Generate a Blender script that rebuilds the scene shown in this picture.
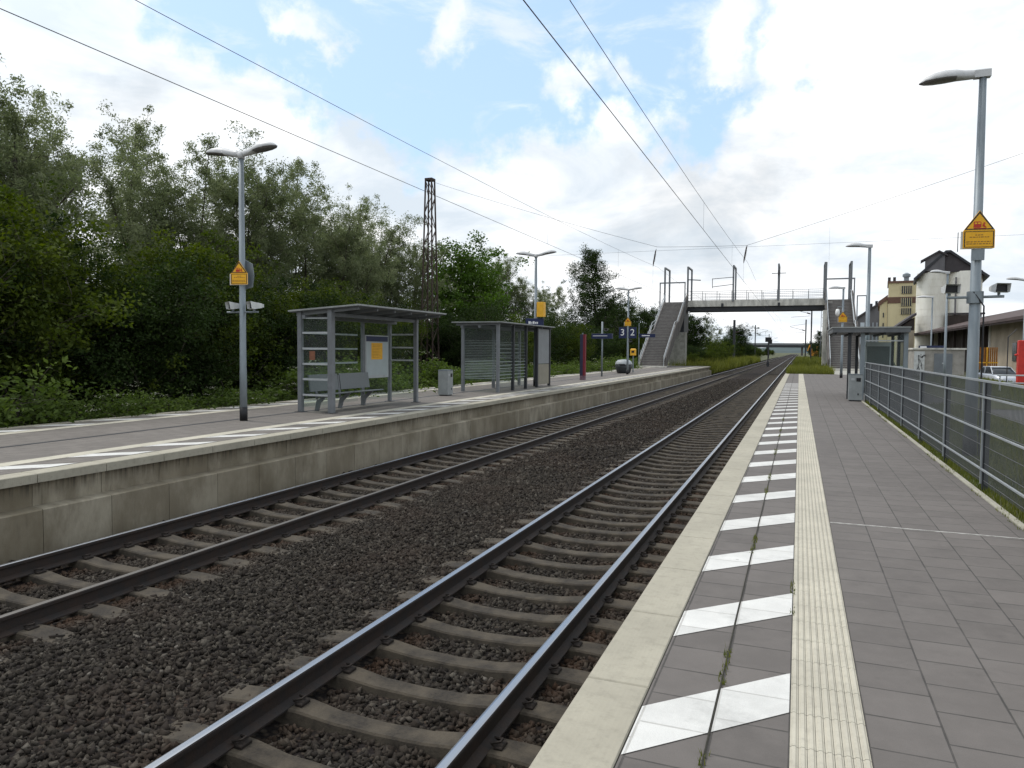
import bpy, math, random
import numpy as np
from mathutils import Vector, Matrix
R = math.radians
scene = bpy.context.scene
for o in list(bpy.data.objects): bpy.data.objects.remove(o)
col = scene.collection

# ------------------------------------------------------------------ camera
cd = bpy.data.cameras.new('camera'); cam = bpy.data.objects.new('camera', cd); col.objects.link(cam)
right = Vector((0.93063, 0.36588, 0.00715)); up = Vector((-0.02364, 0.04061, 0.99890)); fwd = Vector((-0.36519, 0.92977, -0.04644))
cam.matrix_world = Matrix(((right.x, up.x, -fwd.x, 0), (right.y, up.y, -fwd.y, 0), (right.z, up.z, -fwd.z, 1.58), (0, 0, 0, 1)))
cd.sensor_width = 36; cd.lens = 730 * 36 / 1024; cd.clip_start = 0.05; cd.clip_end = 6000
scene.camera = cam

# ------------------------------------------------------------------ view
scene.view_settings.view_transform = 'Standard'; scene.view_settings.look = 'None'
scene.view_settings.exposure = 0.16; scene.view_settings.gamma = 1.0
scene.view_settings.use_curve_mapping = False
scene.render.engine = 'CYCLES'
try:
    scene.cycles.max_bounces = 8; scene.cycles.transparent_max_bounces = 16
except Exception: pass

SUN_EL, SUN_AZ = 58, -82          # elevation; azimuth measured from +Y towards +X
CLOUD_STRENGTH = 0.12
# ------------------------------------------------------------------ world
w = bpy.data.worlds.new('World'); scene.world = w; w.use_nodes = True
nt = w.node_tree; N = nt.nodes; L = nt.links
for n in list(N): N.remove(n)
def nd(t, **k):
    n = N.new(t)
    for a, b in k.items(): setattr(n, a, b)
    return n
def wm(op, a, b=None, clamp=False):
    n = N.new('ShaderNodeMath'); n.operation = op; n.use_clamp = clamp
    for i, x in enumerate((a, b)):
        if x is None: continue
        if isinstance(x, (int, float)): n.inputs[i].default_value = x
        else: L.new(x, n.inputs[i])
    return n.outputs[0]
out = nd('ShaderNodeOutputWorld'); bg = nd('ShaderNodeBackground'); bg.inputs[1].default_value = CLOUD_STRENGTH
sky = nd('ShaderNodeTexSky'); sky.sky_type = 'NISHITA'; sky.sun_disc = False
sky.sun_elevation = R(SUN_EL); sky.sun_rotation = R(SUN_AZ); sky.air_density = 1.0; sky.dust_density = 1.5
tc = nd('ShaderNodeTexCoord')
nm = nd('ShaderNodeVectorMath', operation='NORMALIZE'); L.new(tc.outputs['Generated'], nm.inputs[0]); d = nm.outputs[0]
def noise(vec, scale, detail=6, rough=.55, dist=0):
    n = nd('ShaderNodeTexNoise'); n.inputs['Scale'].default_value = scale; n.inputs['Detail'].default_value = detail
    n.inputs['Roughness'].default_value = rough; n.inputs['Distortion'].default_value = dist
    if vec is not None: L.new(vec, n.inputs['Vector'])
    return n
# flatten the cloud layer towards the horizon
sep = nd('ShaderNodeSeparateXYZ'); L.new(d, sep.inputs[0])
zz = wm('ADD', wm('MAXIMUM', sep.outputs[2], 0.0), 0.28)
cmb = nd('ShaderNodeCombineXYZ'); L.new(wm('DIVIDE', sep.outputs[0], zz), cmb.inputs[0]); L.new(wm('DIVIDE', sep.outputs[1], zz), cmb.inputs[1])
L.new(wm('MULTIPLY', sep.outputs[2], 2.2), cmb.inputs[2])
P = cmb.outputs[0]
n1 = noise(d, 7, 7, .58)
dv = nd('ShaderNodeVectorMath', operation='MULTIPLY_ADD'); L.new(n1.outputs['Color'], dv.inputs[0])
dv.inputs[1].default_value = (.26, .26, .26)
sh = nd('ShaderNodeVectorMath', operation='ADD'); L.new(d, sh.inputs[0]); sh.inputs[1].default_value = (-.1675, -.1675, -.1675)
L.new(sh.outputs[0], dv.inputs[2])
n1b = noise(d, 26, 5, .6)
dv2 = nd('ShaderNodeVectorMath', operation='MULTIPLY_ADD'); L.new(n1b.outputs['Color'], dv2.inputs[0]); dv2.inputs[1].default_value = (.075, .075, .075)
L.new(dv.outputs[0], dv2.inputs[2])
dd = dv2.outputs[0]
def blob(c, r0, r1):
    n = nd('ShaderNodeVectorMath', operation='DISTANCE'); L.new(dd, n.inputs[0]); n.inputs[1].default_value = c
    m = nd('ShaderNodeMapRange', interpolation_type='SMOOTHSTEP'); L.new(n.outputs['Value'], m.inputs[0])
    m.inputs[1].default_value = r0; m.inputs[2].default_value = r1; m.inputs[3].default_value = 1; m.inputs[4].default_value = 0
    return m.outputs[0]
gaps = [((-.422, .822, .382), .07, .16), ((-.311, .879, .363), .07, .12), ((-.511, .783, .365), .05, .12), ((-.63, .67, .40), .05, .10),
        ((-.195, .932, .318), .03, .085), ((-.134, .94, .325), .03, .085), ((-.189, .897, .42), .05, .14), ((-.558, .728, .43), .06, .14),
        ((-.30, .83, .47), .1, .2), ((-.36, .86, .35), .05, .11), ((-.06, .92, .39), .01, .09), ((-.15, .93, .362), .05, .11), ((-.25, .91, .36), .05, .11), ((.6, .5, .62), .1, .3), ((.5, -.6, .6), .1, .35), ((-.7, -.3, .6), .1, .3)]
m = None
for g in gaps:
    b = blob(g[0], (g[1] + g[2]) / 2 - .012, (g[1] + g[2]) / 2 + .034); m = b if m is None else wm('MAXIMUM', m, b)
puffs = [((-.105, .937, .335), .012, .04), ((-.253, .905, .345), .015, .06), ((-.10, .92, .385), .03, .08), ((-.559, .729, .40), .01, .04), ((-.40, .82, .415), .01, .05)]
for p in puffs:
    m = wm('MULTIPLY', m, wm('SUBTRACT', 1.0, wm('MULTIPLY', blob(*p), .92)))
wisps = noise(P, 5, 8, .62, .4)
wr = nd('ShaderNodeMapRange', interpolation_type='SMOOTHSTEP'); L.new(wisps.outputs[0], wr.inputs[0])
wr.inputs[1].default_value = .50; wr.inputs[2].default_value = .74; wr.inputs[3].default_value = 0.0; wr.inputs[4].default_value = .7
m = wm('MULTIPLY', m, wm('SUBTRACT', 1.0, wr.outputs[0]))
# cloud brightness: white tops, a few grey undersides
n2 = noise(P, 2.3, 8, .58, .35)
cr = nd('ShaderNodeValToRGB'); L.new(n2.outputs[0], cr.inputs[0])
e = cr.color_ramp.elements
e[0].position = .36; e[0].color = (5.7, 6.35, 7.0, 1); e[1].position = .62; e[1].color = (9.3, 9.35, 9.4, 1)
e2 = cr.color_ramp.elements.new(.49); e2.color = (7.2, 7.6, 8.0, 1)
# the sun glows through the cloud on the left
sd = Vector((math.sin(R(SUN_AZ)) * math.cos(R(SUN_EL)), math.cos(R(SUN_AZ)) * math.cos(R(SUN_EL)), math.sin(R(SUN_EL))))
dot = nd('ShaderNodeVectorMath', operation='DOT_PRODUCT'); L.new(d, dot.inputs[0]); dot.inputs[1].default_value = sd
gl = nd('ShaderNodeMapRange', interpolation_type='SMOOTHSTEP'); L.new(dot.outputs['Value'], gl.inputs[0])
gl.inputs[1].default_value = .62; gl.inputs[2].default_value = 1.0; gl.inputs[3].default_value = 1.0; gl.inputs[4].default_value = 1.6
cl = nd('ShaderNodeVectorMath', operation='SCALE'); L.new(cr.outputs[0], cl.inputs[0]); L.new(gl.outputs[0], cl.inputs['Scale'])
def darkspot(c, r0, r1, amt):
    return wm('SUBTRACT', 1.0, wm('MULTIPLY', blob(c, r0, r1), amt))
cl2 = nd('ShaderNodeVectorMath', operation='SCALE'); L.new(cl.outputs[0], cl2.inputs[0])
L.new(wm('MULTIPLY', wm('MULTIPLY', darkspot((-.12, .974, .19), .02, .15, .17), darkspot((-.73, .63, .28), .01, .07, .12)), darkspot((-.02, .98, .2), .01, .08, .1)), cl2.inputs['Scale'])
# thin veil over the blue
veil = nd('ShaderNodeMix', data_type='RGBA'); veil.inputs[0].default_value = .7
sk = nd('ShaderNodeVectorMath', operation='SCALE'); L.new(sky.outputs[0], sk.inputs[0]); sk.inputs['Scale'].default_value = 1.6
L.new(sk.outputs[0], veil.inputs[6]); veil.inputs[7].default_value = (4.3, 6.1, 8.5, 1)
mx = nd('ShaderNodeMix', data_type='RGBA'); L.new(m, mx.inputs[0]); L.new(cl2.outputs[0], mx.inputs[6]); L.new(veil.outputs[2], mx.inputs[7])
L.new(mx.outputs[2], bg.inputs[0]); L.new(bg.outputs[0], out.inputs[0])

# ------------------------------------------------------------------ sun (veiled by thin cloud)
sl = bpy.data.lights.new('sun', 'SUN'); so = bpy.data.objects.new('sun', sl); col.objects.link(so)
sl.energy = 1.5; sl.angle = R(10); sl.color = (1, .96, .9)
so.rotation_euler = (-sd).to_track_quat('-Z', 'Y').to_euler()

# ================================================================== helpers
class MB:
    def __init__(s): s.v = []; s.f = []; s.m = []
    def add(s, vs, fs, mi=0):
        k = len(s.v); s.v += [tuple(x) for x in vs]
        for f in fs: s.f.append(tuple(i + k for i in f)); s.m.append(mi)
        return s
    def box(s, x0, x1, y0, y1, z0, z1, mi=0, ch=0):
        if x0 > x1: x0, x1 = x1, x0
        if y0 > y1: y0, y1 = y1, y0
        if ch:   # chamfered in plan and on top
            a = []
            for z, i in ((z0, 0), (z1 - ch, 0), (z1, ch)):
                a += [(x0 + i, y0 + i, z), (x1 - i, y0 + i, z), (x1 - i, y1 - i, z), (x0 + i, y1 - i, z)]
            fs = [(3, 2, 1, 0), (8, 9, 10, 11)]
            for r in (0, 4):
                for k in range(4): fs.append((r + k, r + (k + 1) % 4, r + 4 + (k + 1) % 4, r + 4 + k))
            return s.add(a, fs, mi)
        v = [(x0, y0, z0), (x1, y0, z0), (x1, y1, z0), (x0, y1, z0), (x0, y0, z1), (x1, y0, z1), (x1, y1, z1), (x0, y1, z1)]
        return s.add(v, [(3, 2, 1, 0), (4, 5, 6, 7), (0, 1, 5, 4), (1, 2, 6, 5), (2, 3, 7, 6), (3, 0, 4, 7)], mi)
    def tube(s, pts, rad, n=8, mi=0, cap=True):
        pts = [Vector(p) for p in pts]; rs = rad if isinstance(rad, (list, tuple)) else [rad] * len(pts)
        t = (pts[-1] - pts[0]).normalized(); ref = Vector((0, 0, 1)) if abs(t.z) < .9 else Vector((1, 0, 0))
        vs = []
        for i, p in enumerate(pts):
            t = (pts[min(i + 1, len(pts) - 1)] - pts[max(i - 1, 0)]).normalized()
            a = t.cross(ref).normalized(); b = a.cross(t).normalized()
            for k in range(n):
                q = 2 * math.pi * (k + .5) / n; vs.append(p + (a * math.cos(q) + b * math.sin(q)) * rs[i])
        fs = []
        for i in range(len(pts) - 1):
            for k in range(n): fs.append((i * n + (k + 1) % n, i * n + k, (i + 1) * n + k, (i + 1) * n + (k + 1) % n))
        if cap: fs += [tuple(range(n)), tuple(reversed(range((len(pts) - 1) * n, len(pts) * n)))]
        return s.add(vs, fs, mi)
    def bar(s, a, b, w, h=None, mi=0):   # rectangular bar between two points
        a, b = Vector(a), Vector(b); h = h or w; t = (b - a).normalized()
        ref = Vector((0, 0, 1)) if abs(t.z) < .95 else Vector((0, 1, 0))
        x = t.cross(ref).normalized() * (w / 2); y = x.cross(t).normalized() * (h / 2)
        v = [p + sx * x + sy * y for p in (a, b) for sx, sy in ((-1, -1), (1, -1), (1, 1), (-1, 1))]
        return s.add(v, [(0, 1, 2, 3), (7, 6, 5, 4), (1, 0, 4, 5), (2, 1, 5, 6), (3, 2, 6, 7), (0, 3, 7, 4)], mi)
    def prism(s, poly, axis, a, b, mi=0):  # polygon extruded along an axis; poly in the other two axes (in order)
        def put(p, t):
            return (t, p[0], p[1]) if axis == 'x' else (p[0], t, p[1]) if axis == 'y' else (p[0], p[1], t)
        n = len(poly); v = [put(p, a) for p in poly] + [put(p, b) for p in poly]
        fs = [tuple(range(n)), tuple(reversed(range(n, 2 * n)))] + [(i, i + n, (i + 1) % n + n, (i + 1) % n) for i in range(n)]
        return s.add(v, fs, mi)
    def lathe(s, prof, c=(0, 0, 0), n=20, mi=0):
        v = []; f = []
        for r, z in prof:
            for k in range(n): q = 2 * math.pi * k / n; v.append((c[0] + r * math.cos(q), c[1] + r * math.sin(q), c[2] + z))
        for i in range(len(prof) - 1):
            for k in range(n): f.append((i * n + k, i * n + (k + 1) % n, (i + 1) * n + (k + 1) % n, (i + 1) * n + k))
        f += [tuple(reversed(range(n))), tuple(range((len(prof) - 1) * n, len(prof) * n))]
        return s.add(v, f, mi)
    def quad(s, a, b, c, d_, mi=0): return s.add([a, b, c, d_], [(0, 1, 2, 3)], mi)
    def mesh(s, name, mats, smooth=False, fixn=True):
        me = bpy.data.meshes.new(name); me.from_pydata(s.v, [], s.f)
        for m_ in (mats if isinstance(mats, (list, tuple)) else [mats]): me.materials.append(m_)
        me.polygons.foreach_set('material_index', s.m)
        if fixn:
            import bmesh
            bm = bmesh.new(); bm.from_mesh(me); bmesh.ops.recalc_face_normals(bm, faces=bm.faces); bm.to_mesh(me); bm.free()
        if smooth: me.polygons.foreach_set('use_smooth', [True] * len(me.polygons))
        me.update(); return me
    def build(s, name, mats, parent=None, smooth=False, loc=None, fixn=True):
        o = bpy.data.objects.new(name, s.mesh(name, mats, smooth, fixn)); col.objects.link(o)
        if parent: o.parent = parent
        if loc: o.location = loc
        return o
def empty(name, loc=(0, 0, 0), rz=0):
    o = bpy.data.objects.new(name, None); col.objects.link(o); o.location = loc; o.rotation_euler = (0, 0, rz); o.empty_display_size = .2; return o
def tag(o, label, cat, group=None):
    o['label'] = label; o['category'] = cat
    if group: o['group'] = group
    return o
def struct(o, kind='structure'): o['kind'] = kind; return o
KIDS = {}
def children(o): return [c for c in bpy.data.objects if c.parent == o]
def copy_tree(o, loc=None, rz=None, label=None, parent=None):
    c = o.copy(); col.objects.link(c); c.parent = parent
    if loc is not None: c.location = loc
    if rz is not None: c.rotation_euler = (0, 0, rz)
    if label: c['label'] = label
    for ch in children(o): copy_tree(ch, parent=c)
    return c

# ------------------------------------------------------------------ materials
def base_mat(name):
    m_ = bpy.data.materials.new(name); m_.use_nodes = True; t = m_.node_tree
    return m_, t, t.nodes['Principled BSDF']
def tnode(t, typ, **k):
    n = t.nodes.new(typ)
    for a, b in k.items():
        if a in ('inp',):
            for i, v in b.items(): n.inputs[i].default_value = v
        else: setattr(n, a, b)
    return n
def mixc(t, f, a, b, blend='MIX'):
    n = t.nodes.new('ShaderNodeMix'); n.data_type = 'RGBA'; n.blend_type = blend
    for i, x in ((0, f), (6, a), (7, b)):
        if hasattr(x, 'links'): t.links.new(x, n.inputs[i])
        else: n.inputs[i].default_value = x if i == 0 else (*x, 1) if len(x) == 3 else x
    return n.outputs[2]
def ramp(t, x, a, b, lo=0, hi=1):
    n = t.nodes.new('ShaderNodeMapRange'); n.interpolation_type = 'SMOOTHSTEP'
    t.links.new(x, n.inputs[0]); n.inputs[1].default_value = a; n.inputs[2].default_value = b; n.inputs[3].default_value = lo; n.inputs[4].default_value = hi
    return n.outputs[0]
def pos(t, scale=(1, 1, 1), world=True):
    if world: s_ = t.nodes.new('ShaderNodeNewGeometry').outputs['Position']
    else: s_ = t.nodes.new('ShaderNodeTexCoord').outputs['Object']
    mp = t.nodes.new('ShaderNodeMapping'); t.links.new(s_, mp.inputs[0]); mp.inputs[3].default_value = scale
    return mp.outputs[0]
def tn(t, vec, scale, detail=5, rough=.6):
    n = t.nodes.new('ShaderNodeTexNoise'); t.links.new(vec, n.inputs[0]); n.inputs['Scale'].default_value = scale
    n.inputs['Detail'].default_value = detail; n.inputs['Roughness'].default_value = rough; return n.outputs[0]
def bump(t, bs, h, strength=.4, dist=.01, prev=None):
    b = t.nodes.new('ShaderNodeBump'); b.inputs['Strength'].default_value = strength; b.inputs['Distance'].default_value = dist
    t.links.new(h, b.inputs['Height'])
    if prev: t.links.new(prev, b.inputs['Normal'])
    t.links.new(b.outputs[0], bs.inputs['Normal']); return b.outputs[0]
def M(name, c, rough=.7, metal=0, var=.25, scale=4, c2=None, bmp=0, bscale=80, stretch=(1, 1, 1), world=False, spec=.4):
    m_, t, bs = base_mat(name)
    bs.inputs['Roughness'].default_value = rough; bs.inputs['Metallic'].default_value = metal; bs.inputs['Specular IOR Level'].default_value = spec
    v = pos(t, stretch, world); n1_ = tn(t, v, scale, 6, .65)
    c2 = c2 or tuple(x * (1 - var) for x in c); hi = tuple(min(1, x * (1 + var * .6)) for x in c)
    a = mixc(t, ramp(t, n1_, .35, .65), c2, hi); b_ = mixc(t, ramp(t, tn(t, v, scale * 9, 3), .3, .7), a, c)
    bl = mixc(t, .5, a, b_); t.links.new(bl, bs.inputs['Base Color'])
    if bmp: bump(t, bs, tn(t, pos(t, (1, 1, 1), world), bscale, 4), bmp, .01)
    return m_

galv = M('galvanised_steel', (.21, .24, .26), .5, .35, .18, 5, stretch=(1, 1, .3))
paintgrey = M('grey_painted_steel', (.17, .18, .19), .5, .1, .15, 5)
lightbar = M('light_grey_steel', (.42, .44, .45), .45, .2, .12, 5)
darksteel = M('dark_steel', (.035, .037, .042), .55, .2, .2, 5)
roofgrey = M('roof_sheet', (.10, .105, .11), .6, .1, .25, 3)
roofedge = M('roof_trim', (.30, .31, .30), .6, .1, .2, 4)
white = M('white_paint', (.76, .76, .74), .6, 0, .1, 5)
plastic = M('pale_plastic', (.55, .56, .55), .5, 0, .12, 6)
black = M('black_gap', (.012, .012, .014), .6, 0, .1, 5)
yellow = M('yellow_sign', (.78, .40, .012), .5, 0, .08, 6)
yellow2 = M('yellow_box', (.80, .42, .03), .5, 0, .12, 6)
signblack = M('sign_black', (.02, .018, .015), .5, 0, .1, 6)
signred = M('sign_red', (.45, .03, .015), .5, 0, .1, 6)
signblue = M('sign_blue', (.012, .02, .07), .45, 0, .15, 6)
red = M('red_paint', (.55, .03, .02), .45, 0, .2, 3)
rust = M('rusty_lattice', (.035, .026, .022), .85, 0, .4, 6, c2=(.075, .048, .034))
conc = M('concrete', (.33, .32, .28), .85, 0, .3, 2.5, bmp=.25, bscale=60)
concdark = M('weathered_concrete', (.105, .095, .086), .9, 0, .35, 1.5, bmp=.25, bscale=40, stretch=(1, 1, .3))
concpale = M('pale_concrete', (.56, .54, .485), .85, 0, .38, 1.6, bmp=.2, bscale=40, stretch=(1, 1, .35))
stairm = M('stair_concrete', (.17, .155, .145), .9, 0, .25, 3, bmp=.2, bscale=40)
lens = M('lamp_lens', (.16, .15, .15), .3, 0, .1, 5)
sleeper = M('sleeper_concrete', (.058, .047, .033), .9, 0, .5, 4, c2=(.020, .016, .012), bmp=.5, bscale=70, world=True)
wirem = M('overhead_wire', (.05, .052, .055), .6, .3, .1, 5)
insul = M('insulator', (.05, .03, .025), .4, 0, .1, 8)
bark = M('bark', (.06, .05, .038), .9, 0, .5, 6, bmp=.5, bscale=30)

def glassm(name, tint=(.9, .95, .95), a=.16, rough=.06):
    m_ = bpy.data.materials.new(name); m_.use_nodes = True; t = m_.node_tree
    for n in list(t.nodes): t.nodes.remove(n)
    o = t.nodes.new('ShaderNodeOutputMaterial'); mx_ = t.nodes.new('ShaderNodeMixShader'); tr = t.nodes.new('ShaderNodeBsdfTransparent')
    tr.inputs[0].default_value = (*tint, 1); gl_ = t.nodes.new('ShaderNodeBsdfPrincipled'); gl_.inputs['Base Color'].default_value = (.45, .48, .48, 1)
    gl_.inputs['Roughness'].default_value = rough; mx_.inputs[0].default_value = a
    t.links.new(tr.outputs[0], mx_.inputs[1]); t.links.new(gl_.outputs[0], mx_.inputs[2]); t.links.new(mx_.outputs[0], o.inputs[0])
    return m_
glass = glassm('shelter_glass', (.82, .88, .86), .05)
glass_far = glassm('striped_glass', (.72, .78, .76), .07, .2)

def paver_mat(name, c, joint=(.045, .042, .038), mossy=.4):
    m_, t, bs = base_mat(name); bs.inputs['Roughness'].default_value = .82; bs.inputs['Specular IOR Level'].default_value = .3
    g = t.nodes.new('ShaderNodeNewGeometry').outputs['Position']; sp = tnode(t, 'ShaderNodeSeparateXYZ'); t.links.new(g, sp.inputs[0])
    # 0.292 m slabs laid in 0.3 m rows along the track, half-bond, wavering a little
    wob = tn(t, g, 1.3, 2); wmul = tnode(t, 'ShaderNodeMath', operation='MULTIPLY_ADD'); t.links.new(wob, wmul.inputs[0]); wmul.inputs[1].default_value = .012; t.links.new(sp.outputs[1], wmul.inputs[2])
    cb = tnode(t, 'ShaderNodeCombineXYZ'); t.links.new(wmul.outputs[0], cb.inputs[0]); t.links.new(sp.outputs[0], cb.inputs[1])
    ad = tnode(t, 'ShaderNodeVectorMath', operation='ADD'); t.links.new(cb.outputs[0], ad.inputs[0]); ad.inputs[1].default_value = (29.2 - .125 + .146, 30.0, 0)
    br = tnode(t, 'ShaderNodeTexBrick', offset=.5, offset_frequency=2, squash=1)
    t.links.new(ad.outputs[0], br.inputs[0]); br.inputs['Scale'].default_value = 1; br.inputs['Brick Width'].default_value = .292; br.inputs['Row Height'].default_value = .3
    br.inputs['Mortar Size'].default_value = .0045; br.inputs['Mortar Smooth'].default_value = .25; br.inputs['Bias'].default_value = 0
    br.inputs['Color1'].default_value = (*[x * .88 for x in c], 1); br.inputs['Color2'].default_value = (*[x * 1.1 for x in c], 1); br.inputs['Mortar'].default_value = (*joint, 1)
    big = ramp(t, tn(t, g, .55, 5, .65), .3, .7); spot = ramp(t, tn(t, g, 5, 6, .7), .35, .75)
    c1 = mixc(t, big, br.outputs[0], mixc(t, .5, br.outputs[0], tuple(x * .72 for x in c)))
    c2_ = mixc(t, spot, c1, mixc(t, .35, c1, tuple(x * 1.35 for x in c)))
    fine = tn(t, g, 220, 2, .6); c3 = mixc(t, ramp(t, fine, .4, .7, 0, .22), c2_, tuple(x * .45 for x in c))
    gv = tnode(t, 'ShaderNodeTexVoronoi', inp={'Scale': 5.5}); t.links.new(g, gv.inputs[0]); gs_ = tnode(t, 'ShaderNodeSeparateColor'); t.links.new(gv.outputs['Color'], gs_.inputs[0])
    gd = ramp(t, gv.outputs['Distance'], .05, .085, 1, 0); gk = tnode(t, 'ShaderNodeMath', operation='MULTIPLY'); t.links.new(gd, gk.inputs[0]); t.links.new(ramp(t, gs_.outputs[0], .62, .66, 0, .55), gk.inputs[1])
    c3 = mixc(t, gk.outputs[0], c3, tuple(x * .45 for x in c))
    c3 = mixc(t, ramp(t, tn(t, g, 2.1, 7, .75), .52, .70, 0, .45), c3, tuple(x * .6 for x in c))
    br2 = tnode(t, 'ShaderNodeTexBrick', offset=.5, offset_frequency=2, squash=1); t.links.new(ad.outputs[0], br2.inputs[0])
    for k_, v_ in (('Scale', 1), ('Brick Width', .292), ('Row Height', .3), ('Mortar Size', .011), ('Mortar Smooth', .9)): br2.inputs[k_].default_value = v_
    jm = tnode(t, 'ShaderNodeMath', operation='MULTIPLY'); t.links.new(br2.outputs['Fac'], jm.inputs[0]); t.links.new(ramp(t, tn(t, g, 3.3, 4), .45, .65, 0, .5), jm.inputs[1])
    c3 = mixc(t, jm.outputs[0], c3, joint)
    t.links.new(c3, bs.inputs['Base Color'])
    iv = tnode(t, 'ShaderNodeMath', operation='SUBTRACT'); iv.inputs[0].default_value = 1; t.links.new(br.outputs['Fac'], iv.inputs[1])
    b1 = bump(t, bs, iv.outputs[0], .7, .006); bump(t, bs, fine, .12, .003, b1)
    return m_
pav_r = paver_mat('paving_slabs', (.134, .120, .110))
pav_l = paver_mat('paving_slabs_far', (.165, .148, .132))
def simple_world(name, c, scale, var, bscale, bs_, dark=None, dots=0):
    m_, t, bs = base_mat(name); bs.inputs['Roughness'].default_value = .85; bs.inputs['Specular IOR Level'].default_value = .3
    g = pos(t); a = mixc(t, ramp(t, tn(t, g, scale, 6, .7), .3, .7), tuple(x * (1 - var) for x in c), c)
    b_ = mixc(t, ramp(t, tn(t, g, scale * 12, 4, .7), .45, .75, 0, .5), a, dark or tuple(x * .6 for x in c))
    t.links.new(b_, bs.inputs['Base Color'])
    if dots:
        sp = tnode(t, 'ShaderNodeTexVoronoi', inp={'Scale': dots, 'Randomness': 0.0}); t.links.new(g, sp.inputs[0])
        n_ = bump(t, bs, sp.outputs['Distance'], .35, .004)
        bump(t, bs, tn(t, g, bscale, 3), bs_, .004, n_)
    else: bump(t, bs, tn(t, g, bscale, 3), bs_, .004)
    return m_
edge_m = simple_world('edge_stone', (.38, .352, .28), 1.1, .18, 120, .3, dots=45)
tact_m = simple_world('tactile_slab', (.50, .466, .38), 1.5, .2, 120, .25)
kerb_m = simple_world('kerb_stone', (.38, .36, .29), 2, .3, 120, .3)
mark_m = paver_mat('white_marking', (.60, .59, .56), (.40, .385, .355))
old_mark = simple_world('worn_marking', (.66, .65, .62), 2.2, .12, 150, .2, dark=(.5, .49, .46))
asph_m = simple_world('asphalt', (.10, .098, .095), .5, .25, 150, .3)
def wall_mat():
    m_, t, bs = base_mat('stained_shaded_wall'); bs.inputs['Roughness'].default_value = .9
    at = tnode(t, 'ShaderNodeAttribute', attribute_name='tint')
    g = pos(t, (1, 1.0, .45)); a = mixc(t, ramp(t, tn(t, g, 2.0, 7, .68), .32, .7), (.165, .14, .098), (.36, .325, .25))
    a = mixc(t, ramp(t, at.outputs['Fac'], 0, 1, 0, .6), a, (.19, .16, .11))
    g2 = pos(t, (1, 1, 1)); b_ = mixc(t, ramp(t, tn(t, g2, .7, 4), .38, .68, 0, .8), a, mixc(t, .6, a, (.10, .08, .045)))
    s_ = pos(t, (1, 6, .4)); c_ = mixc(t, ramp(t, tn(t, s_, 2.5, 4, .7), .60, .78, 0, .5), b_, (.05, .045, .035))
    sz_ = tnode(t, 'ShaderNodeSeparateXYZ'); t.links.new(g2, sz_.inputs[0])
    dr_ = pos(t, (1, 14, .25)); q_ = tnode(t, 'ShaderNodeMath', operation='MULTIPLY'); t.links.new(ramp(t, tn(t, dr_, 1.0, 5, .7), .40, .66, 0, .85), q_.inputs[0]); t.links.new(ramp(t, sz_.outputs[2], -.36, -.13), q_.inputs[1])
    c_ = mixc(t, q_.outputs[0], c_, (.045, .04, .032))  # drip stains and the shadow under the edge slab, painted together as dark streaks
    t.links.new(c_, bs.inputs['Base Color']); bump(t, bs, tn(t, g2, 70, 4), .25, .006); return m_
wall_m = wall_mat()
def rail_mats():
    top, t, bs = base_mat('polished_rail_head'); bs.inputs['Metallic'].default_value = 1; bs.inputs['Base Color'].default_value = (.36, .375, .40, 1)
    g = pos(t, (60, .4, 1)); r_ = ramp(t, tn(t, g, 1, 4), .3, .7, .22, .42); t.links.new(r_, bs.inputs['Roughness'])
    side = M('rusty_rail_side', (.016, .013, .012), .75, 0, .35, 7, c2=(.032, .019, .013), bmp=.3, bscale=60, world=True)
    dull, t, bs = base_mat('dull_rail_head'); bs.inputs['Metallic'].default_value = .9; bs.inputs['Base Color'].default_value = (.15, .14, .13, 1); bs.inputs['Roughness'].default_value = .55
    return top, side, dull
rail_top, rail_side, rail_dull = rail_mats()
def ballast_mat():
    m_, t, bs = base_mat('ballast_stone'); bs.inputs['Roughness'].default_value = .92; bs.inputs['Specular IOR Level'].default_value = .2
    at = tnode(t, 'ShaderNodeAttribute', attribute_name='tint'); g = pos(t)
    cr_ = t.nodes.new('ShaderNodeValToRGB'); t.links.new(at.outputs['Fac'], cr_.inputs[0]); e_ = cr_.color_ramp.elements
    e_[0].position = 0; e_[0].color = (.013, .010, .008, 1); e_[1].position = 1; e_[1].color = (.15, .135, .115, 1)
    for p_, c_ in ((.25, (.022, .018, .014)), (.5, (.042, .035, .027)), (.72, (.066, .057, .045)), (.92, (.11, .098, .080))): k = e_.new(p_); k.color = (*c_, 1)
    a = mixc(t, ramp(t, tn(t, g, 45, 4), .3, .7, 0, .5), cr_.outputs[0], (.028, .024, .02))
    b_ = mixc(t, ramp(t, tn(t, g, .7, 4), .42, .72, 0, .3), a, (.055, .037, .027)); sx_ = tnode(t, 'ShaderNodeSeparateXYZ'); t.links.new(g, sx_.inputs[0])
    def mth(op, a, b):
        n = t.nodes.new('ShaderNodeMath'); n.operation = op
        for i, q in enumerate((a, b)):
            if isinstance(q, (int, float)): n.inputs[i].default_value = q
            else: t.links.new(q, n.inputs[i])
        return n.outputs[0]
    ds_ = [mth('ABSOLUTE', mth('SUBTRACT', mth('ABSOLUTE', mth('ADD', sx_.outputs[0], c0), 0), .7535), 0) for c0 in (2.57, 7.15)]
    rust_f = mth('MULTIPLY', ramp(t, mth('MINIMUM', *ds_), .08, .5, .75, 0), ramp(t, tn(t, g, 2.3, 4), .35, .6, .25, 1))
    b_ = mixc(t, rust_f, b_, (.052, .028, .016))
    t.links.new(b_, bs.inputs['Base Color'])
    bump(t, bs, tn(t, g, 90, 3), .4, .01); return m_
ballast_m = ballast_mat()
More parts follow.
